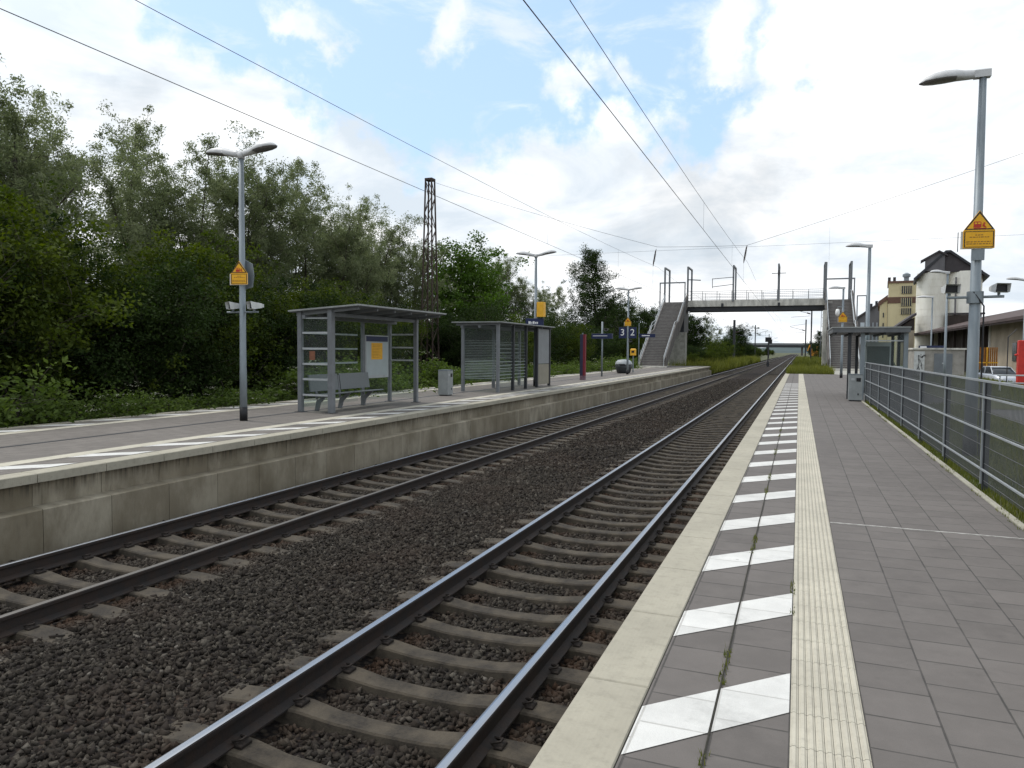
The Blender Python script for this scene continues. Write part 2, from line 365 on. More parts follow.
def bed_mat():
    m_, t, bs = base_mat('ballast_bed'); bs.inputs['Roughness'].default_value = .95; bs.inputs['Specular IOR Level'].default_value = .15; g = pos(t)
    vo = tnode(t, 'ShaderNodeTexVoronoi', inp={'Scale': 19.0}); t.links.new(g, vo.inputs[0])
    sp = tnode(t, 'ShaderNodeSeparateColor'); t.links.new(vo.outputs['Color'], sp.inputs[0])
    a = mixc(t, sp.outputs[0], (.016, .012, .009), (.066, .054, .040)); b_ = mixc(t, ramp(t, tn(t, g, .7, 4), .35, .65, 0, .5), a, (.062, .04, .03))
    c_ = mixc(t, ramp(t, vo.outputs['Distance'], .25, .55), b_, (.014, .011, .01)); t.links.new(c_, bs.inputs['Base Color'])
    iv = tnode(t, 'ShaderNodeMath', operation='SUBTRACT'); iv.inputs[0].default_value = 1; t.links.new(vo.outputs['Distance'], iv.inputs[1]); bump(t, bs, iv.outputs[0], .9, .03); return m_
bed_m = bed_mat()
grass_ground = M('grass_ground', (.05, .06, .02), .95, 0, .4, .8, c2=(.075, .07, .035), bmp=.6, bscale=25, world=True)

def leaf_mat(name, a, b, trans=.35, alt=None):
    m_ = bpy.data.materials.new(name); m_.use_nodes = True; t = m_.node_tree
    for n in list(t.nodes): t.nodes.remove(n)
    o = t.nodes.new('ShaderNodeOutputMaterial'); at = tnode(t, 'ShaderNodeAttribute', attribute_name='tint'); oi = t.nodes.new('ShaderNodeObjectInfo')
    c = mixc(t, at.outputs['Fac'], a, b); c = mixc(t, ramp(t, oi.outputs['Random'], 0, 1, 0, .45), c, alt or tuple(.7 * x for x in a))
    df = t.nodes.new('ShaderNodeBsdfPrincipled'); df.inputs['Roughness'].default_value = .7; df.inputs['Specular IOR Level'].default_value = .12
    tr = t.nodes.new('ShaderNodeBsdfTranslucent'); mx_ = t.nodes.new('ShaderNodeMixShader'); mx_.inputs[0].default_value = trans
    hs = tnode(t, 'ShaderNodeHueSaturation', inp={'Saturation': 1.25, 'Value': 1.2}); t.links.new(c, hs.inputs['Color'])
    t.links.new(c, df.inputs['Base Color']); t.links.new(hs.outputs[0], tr.inputs['Color'])
    t.links.new(df.outputs[0], mx_.inputs[1]); t.links.new(tr.outputs[0], mx_.inputs[2]); t.links.new(mx_.outputs[0], o.inputs[0])
    return m_
lf_willow = leaf_mat('willow_leaves', (.10, .128, .055), (.27, .295, .18), .5)
lf_dark = leaf_mat('dark_leaves', (.016, .030, .008), (.044, .070, .018), .28)
lf_bush = leaf_mat('bush_leaves', (.030, .050, .009), (.105, .135, .022), .38)
lf_bright = leaf_mat('bright_leaves', (.062, .115, .022), (.12, .19, .045), .4)
lf_weed = leaf_mat('weed_leaves', (.06, .095, .02), (.14, .19, .055), .4)
lf_flower = leaf_mat('pale_flowers', (.36, .36, .26), (.5, .5, .40), .2)
lf_grass = leaf_mat('grass_blades', (.07, .095, .02), (.20, .20, .05), .3)
lf_broom = leaf_mat('orange_flowers', (.6, .27, .015), (.7, .35, .03), .2)

def np_mesh(name, V, nper, mat, tint, tint_domain='FACE', smooth=False):
    """V: (faces*nper,3) unshared polygon soup"""
    nf = len(V) // nper; me = bpy.data.meshes.new(name)
    me.vertices.add(len(V)); me.vertices.foreach_set('co', V.astype(np.float32).ravel())
    me.loops.add(len(V)); me.loops.foreach_set('vertex_index', np.arange(len(V), dtype=np.int32))
    me.polygons.add(nf); me.polygons.foreach_set('loop_start', np.arange(0, nf * nper, nper, dtype=np.int32))
    me.polygons.foreach_set('loop_total', np.full(nf, nper, dtype=np.int32))
    at = me.attributes.new('tint', 'FLOAT', 'FACE'); at.data.foreach_set('value', tint.astype(np.float32))
    me.materials.append(mat); me.update(calc_edges=True); return me
def unit(a): return a / (np.linalg.norm(a, axis=1, keepdims=True) + 1e-9)
def leaf_soup(rng, C, T, ln, wd, droop=0, upb=.5):
    n = len(C); ax = rng.normal(size=(n, 3)); ax[:, 2] = ax[:, 2] * .7 - droop; ax = unit(ax)
    nr = rng.normal(size=(n, 3)); nr[:, 2] += upb * 2 * rng.random(n); sd_ = unit(np.cross(ax, nr))
    l = (ln * rng.uniform(.6, 1.3, n))[:, None]; w_ = (wd * rng.uniform(.7, 1.3, n))[:, None]
    V = np.stack([C - ax * l * .5, C + sd_ * w_ * .5 - ax * l * .05, C + ax * l * .5, C - sd_ * w_ * .5 - ax * l * .05], 1)
    return V.reshape(-1, 3)

def grow(seed, H, Rad, leaves, ln, wd, stems=1, f0=.2, droop=.3, sig=.32, trunk=.13, limbs=26, prof='round', mat=None, upk=.55, wild=1.0, name='tree'):
    rng = np.random.default_rng(seed); mb = MB(); tips = []
    for s_ in range(stems):
        off = rng.normal(size=2) * (0 if stems == 1 else Rad * .34); lean = rng.normal(size=2) * (.05 if stems == 1 else .13) * H
        hh = H * (1 if s_ == 0 else rng.uniform(.72, .97)); k = 9
        path = [Vector((off[0] * .35 + off[0] * .65 * t + lean[0] * t * t + rng.normal() * .05 * t, off[1] * .35 + off[1] * .65 * t + lean[1] * t * t + rng.normal() * .05 * t, hh * t)) for t in np.linspace(0, 1, k)]
        tr = trunk * (1 if stems == 1 else .62)
        mb.tube(path, [tr * (1 - .9 * t) + .012 for t in np.linspace(0, 1, k)], 7)
        nl = limbs // stems + 2; a0 = rng.uniform(0, 6.28)
        for i in range(nl):
            t = f0 + (1 - f0) * ((i + rng.random() * .7) / nl); t = min(t, .985)
            q = t * (k - 1); j = int(q); b = path[j].lerp(path[min(j + 1, k - 1)], q - j)
            u_ = (t - f0) / (1 - f0)
            if prof == 'round': r_ = math.sin(math.pi * (.12 + .80 * u_)) ** .8
            elif prof == 'cone': r_ = (1 - u_) ** .8 * .95 + .1
            elif prof == 'column': r_ = .55 + .45 * math.sin(math.pi * min(1, u_ * 1.05)) if u_ < .8 else .75 - .6 * (u_ - .8) / .2
            else: r_ = (1 - u_ ** 2.2) ** .5 * .9 + .12
            r_ *= Rad * rng.uniform(.65, 1.2) / (1 if stems == 1 else 1.35)
            a_ = a0 + i * 2.399 + rng.normal() * .35
            dirv = Vector((math.cos(a_), math.sin(a_), upk * rng.uniform(.3, 1.5)))
            pts = [b]
            for z_ in range(1, 5):
                g_ = z_ / 4; pts.append(b + dirv * (r_ * g_) + Vector((rng.normal() * .06 * r_, rng.normal() * .06 * r_, -droop * r_ * g_ * g_ * .6)))
            br = max(.008, tr * .42 * (1 - .7 * t)); mb.tube(pts, [br, br * .75, br * .5, br * .32, br * .15], 5, cap=False)
            for g_ in np.linspace(.25, 1, max(3, int(3 + r_ * 2.2))):
                q = g_ * 4; j = min(3, int(q)); c = pts[j].lerp(pts[j + 1], q - j)
                e_ = c + Vector(rng.normal(size=3) * (.16 + .16 * r_)) * wild + Vector((0, 0, .1 * r_ - droop * .15))
                mb.tube([c, c.lerp(e_, .5) + Vector(rng.normal(size=3) * .03), e_], [br * .35, br * .22, .004], 4, cap=False)
                tips.append((e_, rng.uniform(.6, 1.4))); tips.append((c.lerp(e_, .5), .6))
        for g_ in (.88, .94, 1.0): tips.append((path[-1] - Vector((0, 0, (1 - g_) * H)), .8))
    wts = np.array([x[1] for x in tips]); cc = np.array([tuple(x[0]) for x in tips]); idx = rng.choice(len(tips), leaves, p=wts / wts.sum())
    ct = rng.random(len(tips)); cs = rng.uniform(.6, 1.5, len(tips))
    p_ = unit(rng.normal(size=(leaves, 3))) * (rng.random(leaves) ** .55 * sig * 1.75 * cs[idx])[:, None]; p_[:, 2] = p_[:, 2] * .8 - droop * .5 * np.abs(rng.normal(size=leaves)) * sig
    C = cc[idx] + p_; C[:, 2] = np.maximum(C[:, 2], .05); zf = H / np.percentile(C[:, 2], 99.7); C[:, 2] *= zf; mb.v = [(a, b, c * zf) for a, b, c in mb.v]
    tint = np.clip(.72 * ct[idx] + .28 * rng.random(leaves), 0, 1)
    V = leaf_soup(rng, C, None, ln, wd, droop, .6)
    return mb.mesh(name + '_trunk', bark, fixn=False), np_mesh(name + '_crown', V, 4, mat, tint)
def place_tree(kind, name, label, cat, x, y, z, s=1.0, rz=0.0, sz=None, group=None):
    t = empty(name, (x, y, z), rz); t.scale = (s, s, sz or s); tag(t, label, cat, group)
    for n_, me in zip(('trunk', 'crown'), kind):
        o = bpy.data.objects.new(n_, me); col.objects.link(o); o.parent = t
    return t

# ================================================================== SETTING
RZ = -0.76           # rail head level; platform top is z = 0
def sheet(name, x0, x1, y0, y1, z, mat): return struct(MB().quad((x0, y0, z), (x1, y0, z), (x1, y1, z), (x0, y1, z)).build(name, mat, fixn=False))
# ground: one big sheet (low by the tracks)
sheet('ground', -2500, 2500, -200, 4000, -1.25, grass_ground)
b = MB()
prof = [(-8.72, -1.02), (-8.1, -.975), (-7.8, -1.025), (-6.5, -1.025), (-6.2, -.97), (-5.6, -.945), (-4.9, -.92), (-4.2, -.945), (-3.55, -.97), (-3.25, -1.025), (-1.9, -1.025), (-1.6, -.975), (-1.0, -1.0), (-.78, -1.0)]
for (xa, za), (xb, zb) in zip(prof[:-1], prof[1:]): b.quad((xa, -4, za), (xb, -4, zb), (xb, 900, zb), (xa, 900, za))
b.quad((-9.8, 80.5, -1.15), (-8.72, 80.5, -1.02), (-8.72, 900, -1.02), (-9.8, 900, -1.15))
struct(b.build('ballast_bed', bed_m, fixn=False))
# verge left behind the far platform and beyond both platform ends
sheet('left_verge', -60, -14.45, -10, 420, -.9, grass_ground)
sheet('middle_verge', -14.45, -9.8, 80.5, 420, -.92, grass_ground)

# ---- near platform
mb = MB(); mb.box(-.84, 1.9, -4, 57, -1.3, -.12); struct(mb.build('platform_base', conc))
e_ = MB()
y = -3.64 - .975
k = 0
for i in range(64):
    y0 = 3.37 - .975 * 8 + i * .975
    if y0 > 62: break
    e_.box(-.92, -.622, y0 + .004, y0 + .971, -.12, .0, 0, .006)
struct(e_.build('platform_edge', edge_m))
sheet('platform_paving', .3, 1.9, -4, 57, 0, pav_r)
sheet('platform_paving', -.615, 0, -4, 57, 0, pav_r)
sheet('platform_paving', 1.97, 4.6, 26.2, 57, 0, pav_r)
sheet('platform_apron', 1.9, 1.97, 26.2, 57, 0, pav_r)
MB_ = MB(); MB_.box(1.97, 4.6, 26.2, 57, -1.2, -.02); struct(MB_.build('platform_base', conc))
# ribbed tactile strip: real ribs
t_ = MB(); nr = 9; wdt = .3 / nr
for r0 in range(nr):
    x0 = r0 * wdt + .001
    pr = [(x0, -.03), (x0, -.003), (x0 + .005, -.0025), (x0 + .010, .003), (x0 + wdt - .011, .003), (x0 + wdt - .006, -.0025), (x0 + wdt - .002, -.003), (x0 + wdt - .002, -.03)]
    yy = -4.0; 
    while yy < 57:
        step = .295
        t_.prism([(p[0], p[1]) for p in pr], 'y', yy, min(yy + step - .004, 57)); yy += step
        if yy > 16: break
    if yy < 57: t_.prism(pr, 'y', yy, 57)
struct(t_.build('tactile_strip', tact_m))
sheet('tactile_bed', -.001, .301, -4, 57, -.006, black)
# white diagonal stripes (45 degrees, two slabs wide, split at the middle joint)
s_ = MB(); i = -3
while True:
    ya = 2.75 + 1.28 * i; i += 1
    if ya > 39: break
    for xa, xb in ((-.612, -.315), (-.304, -.004)):
        o0 = xa + .612; o1 = xb + .612
        s_.quad((xa, ya + o0, .004), (xb, ya + o1, .004), (xb, ya + o1 + .42, .004), (xa, ya + o0 + .42, .004))
struct(s_.build('platform_markings', mark_m, fixn=False))
struct(MB().box(-.3125, -.3065, -4, 57, -.01, .0055).build('paving_gap', M('joint_soil', (.03, .028, .02), .95, 0, .4, 9, world=True)))
# worn cross line where the slabs were relaid
struct(MB().box(.305, 1.86, 7.33, 7.352, -.01, .003).build('paving_joint_line', M('pale_joint', (.42, .41, .38), .8, 0, .4, 14, c2=(.2, .19, .17), world=True)))
struct(MB().box(1.9, 1.965, -4, 26.2, -.3, .02, 0, .008).build('platform_kerb', kerb_m))
# bare pad patches towards the end of the platform
# ---- land right of the platform
b = MB()
rp = [(1.965, -.03), (2.6, -.06), (4.8, -.12), (4.8001, -.12), (9.5, -.2), (60, -.3)]
for (xa, za), (xb, zb) in zip(rp[:3], rp[1:3]): b.quad((xa, -4, za), (xb, -4, zb), (xb, 26.19, zb), (xa, 26.19, za))
struct(b.build('grass_verge', grass_ground, fixn=False))
struct(MB().quad((4.6, 26.2, -.1), (7.0, 26.2, -.14), (7.0, 57, -.14), (4.6, 57, -.1)).build('grass_verge', grass_ground, fixn=False))
struct(MB().quad((4.8, -4, -.12), (7.0, -4, -.14), (7.0, 26.19, -.14), (4.8, 26.19, -.12)).build('path', asph_m, fixn=False))
yg = MB()
for (xa, za), (xb, zb) in (((7, -.14), (9.6, -.2)), ((9.6, -.2), (11.3, -.8)), ((11.3, -.8), (70, -.9))): yg.quad((xa, -4, za), (xb, -4, zb), (xb, 215, zb), (xa, 215, za))
struct(yg.build('yard_ground', grass_ground, fixn=False))
struct(MB().quad((11.4, 10, -.79), (16.8, 10, -.80), (16.8, 190, -.80), (11.4, 190, -.79)).build('road', asph_m, fixn=False))
struct(MB().quad((-.9, 57.01, -.12), (7, 57.01, -.12), (7, 400, -.2), (-.9, 400, -.2)).build('grass_verge', grass_ground, fixn=False))
struct(MB().box(2.35, 7.0, 57.02, 72, -.3, -.02).build('stair_apron', conc))

# ---- far platform
LX = -8.8; LB = -14.4; PE = 80.5
f = MB(); f.box(-9.4, -8.95, -4, PE, -1.3, -.13); f.box(LB + .3, -9.4, -4, PE, -1.25, -.02); struct(f.build('far_platform_base', conc))
f = MB(); g_ = MB(); h_ = MB()
for i in range(-9, 80):
    y0 = 6.25 + .975 * i
    if y0 < -4 or y0 > PE - .5: continue
    f.box(-9.1, LX, y0 + .005, y0 + .970, -.115, 0, 0, .008)
    f.box(LB, LB + .3, y0 + .005, y0 + .970, -.4, 0, 0, .008)
    j = .004
    g_.prism([(-8.96, -.42), (-8.91, -.42), (-8.90, -.125), (-8.96, -.125)], 'y', y0 + j, y0 + .975 - j)
    g_.prism([(-9.0, -1.3), (-8.69, -1.3), (-8.69, -.445), (-8.705, -.43), (-8.90, -.42), (-9.0, -.42)], 'y', y0 + j - .02, y0 + .975 - j - .02)
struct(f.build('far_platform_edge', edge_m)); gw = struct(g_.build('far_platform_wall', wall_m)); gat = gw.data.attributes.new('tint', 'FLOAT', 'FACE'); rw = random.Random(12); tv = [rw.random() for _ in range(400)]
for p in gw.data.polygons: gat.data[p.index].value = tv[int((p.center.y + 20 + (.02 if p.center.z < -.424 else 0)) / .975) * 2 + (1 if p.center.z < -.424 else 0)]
sheet('far_platform_paving', -13.5, -9.7, -4, PE, 0, pav_l)
sheet('far_platform_paving', -9.695, -9.105, -4, PE, 0.0, pav_l)
sheet('far_platform_paving', LB + .305, -13.505, -4, PE, 0.0, pav_l)
sheet('far_tactile_strip', -10.0, -9.7, -4, PE, .004, tact_m)
sheet('far_tactile_strip', -13.5, -13.2, -4, PE, .004, tact_m)
s_ = MB()
for i in range(-6, 48):
    ya = 2.2 + 1.28 * i
    if ya > 62: break
    s_.quad((-9.11, ya + .58, .004), (-9.11, ya + 1.0, .004), (-9.69, ya + .42, .004), (-9.69, ya, .004))
    s_.quad((-14.08, ya, .004), (-13.51, ya + .58, .004), (-13.51, ya + 1.0, .004), (-14.08, ya + .42, .004))
struct(s_.build('far_platform_markings', mark_m, fixn=False))
struct(MB().box(-11.62, -11.52, -4, 70, -.02, .005).build('drain_channel', darksteel))

# ---- rails
def rail_poly(xc):
    h = RZ
    pts = [(-.075, -.172), (.075, -.172), (.075, -.160), (.012, -.135), (.009, -.05), (.036, -.036), (.036, -.012), (.030, -.003), (.02, 0), (-.02, 0), (-.030, -.003), (-.036, -.012), (-.036, -.036), (-.009, -.05), (-.012, -.135), (-.075, -.160)]
    return [(xc + p[0], h + p[1]) for p in pts]
def make_rail(xc, label, topm):
    mb = MB(); p = rail_poly(xc); n = len(p)
    ys = [-4, 20, 60, 150, 900]
    v = [(q[0], yy, q[1]) for yy in ys for q in p]
    mb.v = v
    for a in range(len(ys) - 1):
        for i in range(n):
            mb.f.append((a * n + i, a * n + (i + 1) % n, (a + 1) * n + (i + 1) % n, (a + 1) * n + i)); mb.m.append(1 if 7 <= i <= 9 else 0)
    o = mb.build('rail', [rail_side, topm]); tag(o, label, 'rail', 'running rails of the two tracks'); return o
make_rail(-2.57 + .7535, 'steel rail of the near track closest to the near platform edge', rail_top)
make_rail(-2.57 - .7535, 'steel rail of the near track on the side of the gravel strip', rail_top)
make_rail(-7.15 + .7535, 'dull steel rail of the far track on the side of the gravel strip', rail_dull)
make_rail(-7.15 - .7535, 'bright topped steel rail of the far track beside the concrete wall', rail_top)

# ---- sleepers: dipped concrete, each its own object
def sleeper_mesh():
    st = [(-1.3, -.945, .125), (-1.05, -.925, .12), (-.92, -.922, .115), (-.76, -.922, .112), (-.6, -.930, .105), (-.35, -.962, .092), (0, -.972, .088), (.35, -.962, .092), (.6, -.930, .105), (.76, -.922, .112), (.92, -.922, .115), (1.05, -.925, .12), (1.3, -.945, .125)]
    mb = MB(); v = []
    for x, z, hw in st: v += [(x, -hw - .035, -1.12), (x, -hw, z - .012), (x, -hw + .014, z), (x, hw - .014, z), (x, hw, z - .012), (x, hw + .035, -1.12)]
    fs = []
    for i in range(len(st) - 1):
        for k in range(5): fs.append((i * 6 + k, i * 6 + k + 1, i * 6 + 6 + k + 1, i * 6 + 6 + k))
    fs += [tuple(range(6)), tuple(range((len(st) - 1) * 6, len(st) * 6))]
    return mb.add(v, fs).mesh('sleeper', sleeper)
slm = sleeper_mesh()
def clip_mesh(sx):
    mb = MB(); mb.box(sx * .085, sx * .14, -.05, .05, -.93, -.905, 0, .006)
    mb.tube([(sx * .09, -.04, -.907), (sx * .06, -.04, -.893), (sx * .12, -.02, -.880), (sx * .12, .02, -.880), (sx * .06, .04, -.893), (sx * .09, .04, -.907)], .009, 5)
    return mb.mesh('rail_clip', bpy.data.materials.get('rusty_clip') or M('rusty_clip', (.018, .013, .010), .85, .1, .5, 20))
clms = [clip_mesh(-1), clip_mesh(1)]
rs = random.Random(4)
TR = [(-2.57, 1.26, 'near'), (-7.15, .9, 'far')]
for xc, y0, nm_ in TR:
    for i in range(150):
        o = bpy.data.objects.new('sleeper', slm); col.objects.link(o); o.location = (xc + rs.uniform(-.01, .01), y0 + .58 * i, rs.uniform(-.006, .004)); o.rotation_euler = (0, 0, rs.uniform(-.006, .006))
        tag(o, 'dipped concrete sleeper under the %s' % ('near track, beside the near platform' if nm_ == 'near' else 'far track, beside the far platform wall'), 'sleeper', 'concrete sleepers of the %s track' % nm_)
        if i < 22:
            for sx in (-.7535, .7535):
                for cm_ in clms: c = bpy.data.objects.new('rail_clip', cm_); col.objects.link(c); c.parent = o; c.location = (sx, 0, 0)
mb = MB()
for xc in (-2.57, -7.15):
    for i in range(150, 420): mb.box(xc - 1.3, xc + 1.3, 1.1 + .58 * i - .12, 1.1 + .58 * i + .12, -1.1, -.945)
o = struct(mb.build('distant_sleepers', sleeper), 'stuff'); tag(o, 'row of distant sleepers running to the vanishing point of both tracks', 'sleepers')

# ---- ballast stones
def stones(seed, n, xr, yr, smin, smax, zfun, keep=None, nearbias=1.0):
    rng = np.random.default_rng(seed)
    iv = np.array([(-1, -1, -1), (1, -1, -1), (1, 1, -1), (-1, 1, -1), (-1, -1, 1), (1, -1, 1), (1, 1, 1), (-1, 1, 1)], float) * .66
    fi = np.array([(0, 2, 1), (0, 3, 2), (4, 5, 6), (4, 6, 7), (0, 1, 5), (0, 5, 4), (1, 2, 6), (1, 6, 5), (2, 3, 7), (2, 7, 6), (3, 0, 4), (3, 4, 7)])
    x = rng.uniform(*xr, n); y = yr[0] + (yr[1] - yr[0]) * rng.random(n) ** nearbias
    k_ = keep(x, y, rng) if keep else np.ones(n, bool); x = x[k_]; y = y[k_]; n = len(x)
    s = rng.uniform(smin, smax, n) * rng.choice([.8, 1, 1, 1.25], n)
    z = zfun(x, y) + rng.uniform(-.012, .012, n)
    v = (iv[None] * rng.uniform(.45, 1.3, (n, 8, 1)) + rng.uniform(-.22, .22, (n, 8, 3))) * s[:, None, None]
    v = v * rng.uniform([.85, .7, .5], [1.45, 1.1, .95], (n, 3))[:, None, :]
    q = rng.normal(size=(n, 4)); q[:, 1:3] *= .7; q /= np.linalg.norm(q, axis=1, keepdims=True); a, b_, c, d_ = q.T
    Rm = np.stack([1 - 2 * (c * c + d_ * d_), 2 * (b_ * c - a * d_), 2 * (b_ * d_ + a * c), 2 * (b_ * c + a * d_), 1 - 2 * (b_ * b_ + d_ * d_), 2 * (c * d_ - a * b_), 2 * (b_ * d_ - a * c), 2 * (c * d_ + a * b_), 1 - 2 * (b_ * b_ + c * c)], 1).reshape(n, 3, 3)
    v = np.einsum('nij,nkj->nki', Rm, v) + np.stack([x, y, z], 1)[:, None, :]
    me = bpy.data.meshes.new('ballast'); me.vertices.add(n * 8); me.vertices.foreach_set('co', v.astype(np.float32).ravel())
    F = (fi[None] + (np.arange(n) * 8)[:, None, None]).reshape(-1, 3); nf = len(F)
    me.loops.add(nf * 3); me.loops.foreach_set('vertex_index', F.astype(np.int32).ravel()); me.polygons.add(nf)
    me.polygons.foreach_set('loop_start', np.arange(0, nf * 3, 3, dtype=np.int32)); me.polygons.foreach_set('loop_total', np.full(nf, 3, dtype=np.int32))
    at = me.attributes.new('tint', 'FLOAT', 'FACE'); tv = rng.beta(1.7, 2.6, n); tv[rng.random(n) < .004] = 1.0
    at.data.foreach_set('value', np.repeat(tv, 12).astype(np.float32)); me.materials.append(ballast_m); me.update(calc_edges=True)
    return me
px = [p[0] for p in prof]; pz = [p[1] for p in prof]
def bz(x, y):
    z = np.interp(x, px, pz) + .002
    for xc in (-2.57, -7.15): z = np.where(np.abs(x - xc) < .62, z + .002, z)
    return z
def keep(x, y, rng):
    k_ = (x > -1.62 * y - 1.6)
    for xc, y0, _ in TR:
        ph = ((y - y0 + .29) % .58) - .29
        k_ &= ~((np.abs(x - xc) < .98 + .26 * rng.random(len(x)) ** 2) & (np.abs(ph) < .112 + .015 * rng.random(len(x))))
        k_ &= ~(np.abs(np.abs(x - xc) - .7535) < .088)
    return k_
def stone_obj(name, label, me):
    o = bpy.data.objects.new(name, me); col.objects.link(o); struct(o, 'stuff'); tag(o, label, 'ballast')
stone_obj('ballast', 'dark brown broken stone ballast between and beside the rails in the foreground', stones(1, 96000, (-8.7, -.95), (1.0, 13), .018, .034, bz, keep, 1.0))
stone_obj('distant_ballast', 'dark brown stone ballast further along the two tracks', stones(2, 64000, (-8.7, -.95), (12.6, 70), .027, .045, bz, lambda x, y, g: keep(x, y, g) & (g.random(len(x)) < np.clip((74 - y) / 30, 0, 1)), 1.7))

# ================================================================== STREET FURNITURE
def lamp_head(mb, ang, tilt, L_=.86):
    st = [(0, .05, .05, -.05), (.12, .055, .055, -.055), (.24, .07, .065, -.05), (.36, .12, .085, -.035), (.50, .155, .095, -.03), (.66, .15, .08, -.03), (.78, .11, .05, -.025), (.86, .02, .0, -.015)]
    n = 12; v = []; k0 = len(mb.v); ca, sa = math.cos(ang), math.sin(ang)
    for x, hw, zt, zb in st:
        x *= L_ / .86
        for k in range(n):
            q = 2 * math.pi * k / n; yy = hw * math.cos(q); z = zt * 1.5 * math.sin(q) if math.sin(q) > 0 else zb * -math.sin(q)
            z2 = z + x * math.tan(tilt); v.append((x * ca - yy * sa, x * sa + yy * ca, z2))
    fs = []; ms = []
    for i in range(len(st) - 1):
        for k in range(n):
            fs.append((i * n + k, i * n + (k + 1) % n, (i + 1) * n + (k + 1) % n, (i + 1) * n + k)); ms.append(1 if (6 <= k <= 11 and i >= 3) else 0)
    fs += [tuple(range(n)), tuple(range((len(st) - 1) * n, len(st) * n))]; ms += [0, 0]
    for f_, m2 in zip(fs, ms): mb.f.append(tuple(a + k0 for a in f_)); mb.m.append(m2)
    mb.v += v; return mb
def xf(o, loc=None, rz=None):
    if loc: o.location = loc
    if rz is not None: o.rotation_euler = (0, 0, rz)
    return o
def warning_sign(parent, z, y, wd=.55, rz=0, picto=True, x=0):
    h = wd * .62; tri = wd * .70
    mb = MB()
    mb.prism([(-wd / 2, 0), (wd / 2, 0), (wd / 2, h), (0, h + tri), (-wd / 2, h)], 'y', 0, .014, 0)
    mb.prism([(-wd / 2 - .004, -.012), (wd / 2 - .03, -.012), (wd / 2 + .0, .0), (wd / 2 + .0, h), (-wd / 2 - .028, h - .01), (-wd / 2 - .028, -.012)], 'y', .0145, .03, 1)
    o = mb.build('warning_sign', [yellow, plastic], parent); o.location = (x, y, z); o.rotation_euler = (0, 0, rz)
    b = MB(); t = .024
    def frame(poly, t, yy):
        c = Vector((sum(p[0] for p in poly) / len(poly), sum(p[1] for p in poly) / len(poly)))
        n = len(poly)
        for i in range(n):
            p0, p1 = Vector(poly[i]), Vector(poly[(i + 1) % n]); q0 = p0 + (c - p0).normalized() * t * 1.5; q1 = p1 + (c - p1).normalized() * t * 1.5
            b.quad((p0.x, yy, p0.y), (p1.x, yy, p1.y), (q1.x, yy, q1.y), (q0.x, yy, q0.y))
    frame([(-wd / 2 + .01, h + .012), (wd / 2 - .01, h + .012), (0, h + tri - .01)], t, -.003)
    frame([(-wd / 2 + .012, .012), (wd / 2 - .012, .012), (wd / 2 - .012, h - .012), (-wd / 2 + .012, h - .012)], .011, -.003)
    b.build('sign_border', signblack, o)
    # lettering: two short lines, a gap, three lines
    tl = MB(); rr = random.Random(3)
    for zz_, x0, x1 in ((.74, -.12, .14), (.62, -.3, .34), (.36, -.4, .38), (.24, -.4, .4)):
        x_ = x0 * wd
        while x_ < x1 * wd:
            lw = rr.uniform(.02, .06) * wd / .55
            tl.quad((x_, -.003, zz_ * h - .006), (min(x_ + lw, x1 * wd), -.003, zz_ * h - .006), (min(x_ + lw, x1 * wd), -.003, zz_ * h + .007), (x_, -.003, zz_ * h + .007)); x_ += lw + .012
    tl.build('sign_lettering', signblack if not picto else M('sign_brown', (.30, .14, .02), .5, 0, .1), o, fixn=False)
    p = MB(); k = wd / .55; zb = h + .055 * k
    p.prism([(-.10 * k, zb), (.02 * k, zb), (.03 * k, zb + .02 * k), (.03 * k, zb + .10 * k), (.01 * k, zb + .115 * k), (-.09 * k, zb + .115 * k), (-.10 * k, zb + .1 * k)], 'y', -.006, -.001)
    p.prism([(.05 * k, zb + .02 * k), (.075 * k, zb + .02 * k), (.10 * k, zb + .0 * k), (.12 * k, zb + .0 * k), (.085 * k, zb + .05 * k), (.10 * k, zb + .09 * k), (.08 * k, zb + .1 * k), (.06 * k, zb + .07 * k)], 'y', -.006, -.001)
    p.box(-.1 * k, .12 * k, -.006, -.001, zb - .022 * k, zb - .01 * k)
    p.build('train_pictogram', signred, o)
    w_ = MB(); w_.quad((-.085 * k, -.008, zb + .065 * k), (-.045 * k, -.008, zb + .065 * k), (-.045 * k, -.008, zb + .095 * k), (-.085 * k, -.008, zb + .095 * k)); w_.build('pictogram_window', yellow, o, fixn=False); w_ = MB(); w_.quad((-.03 * k, -.008, zb + .065 * k), (.015 * k, -.008, zb + .065 * k), (.015 * k, -.008, zb + .095 * k), (-.03 * k, -.008, zb + .095 * k))
    w_.build('pictogram_window', yellow, o, fixn=False)
    return o
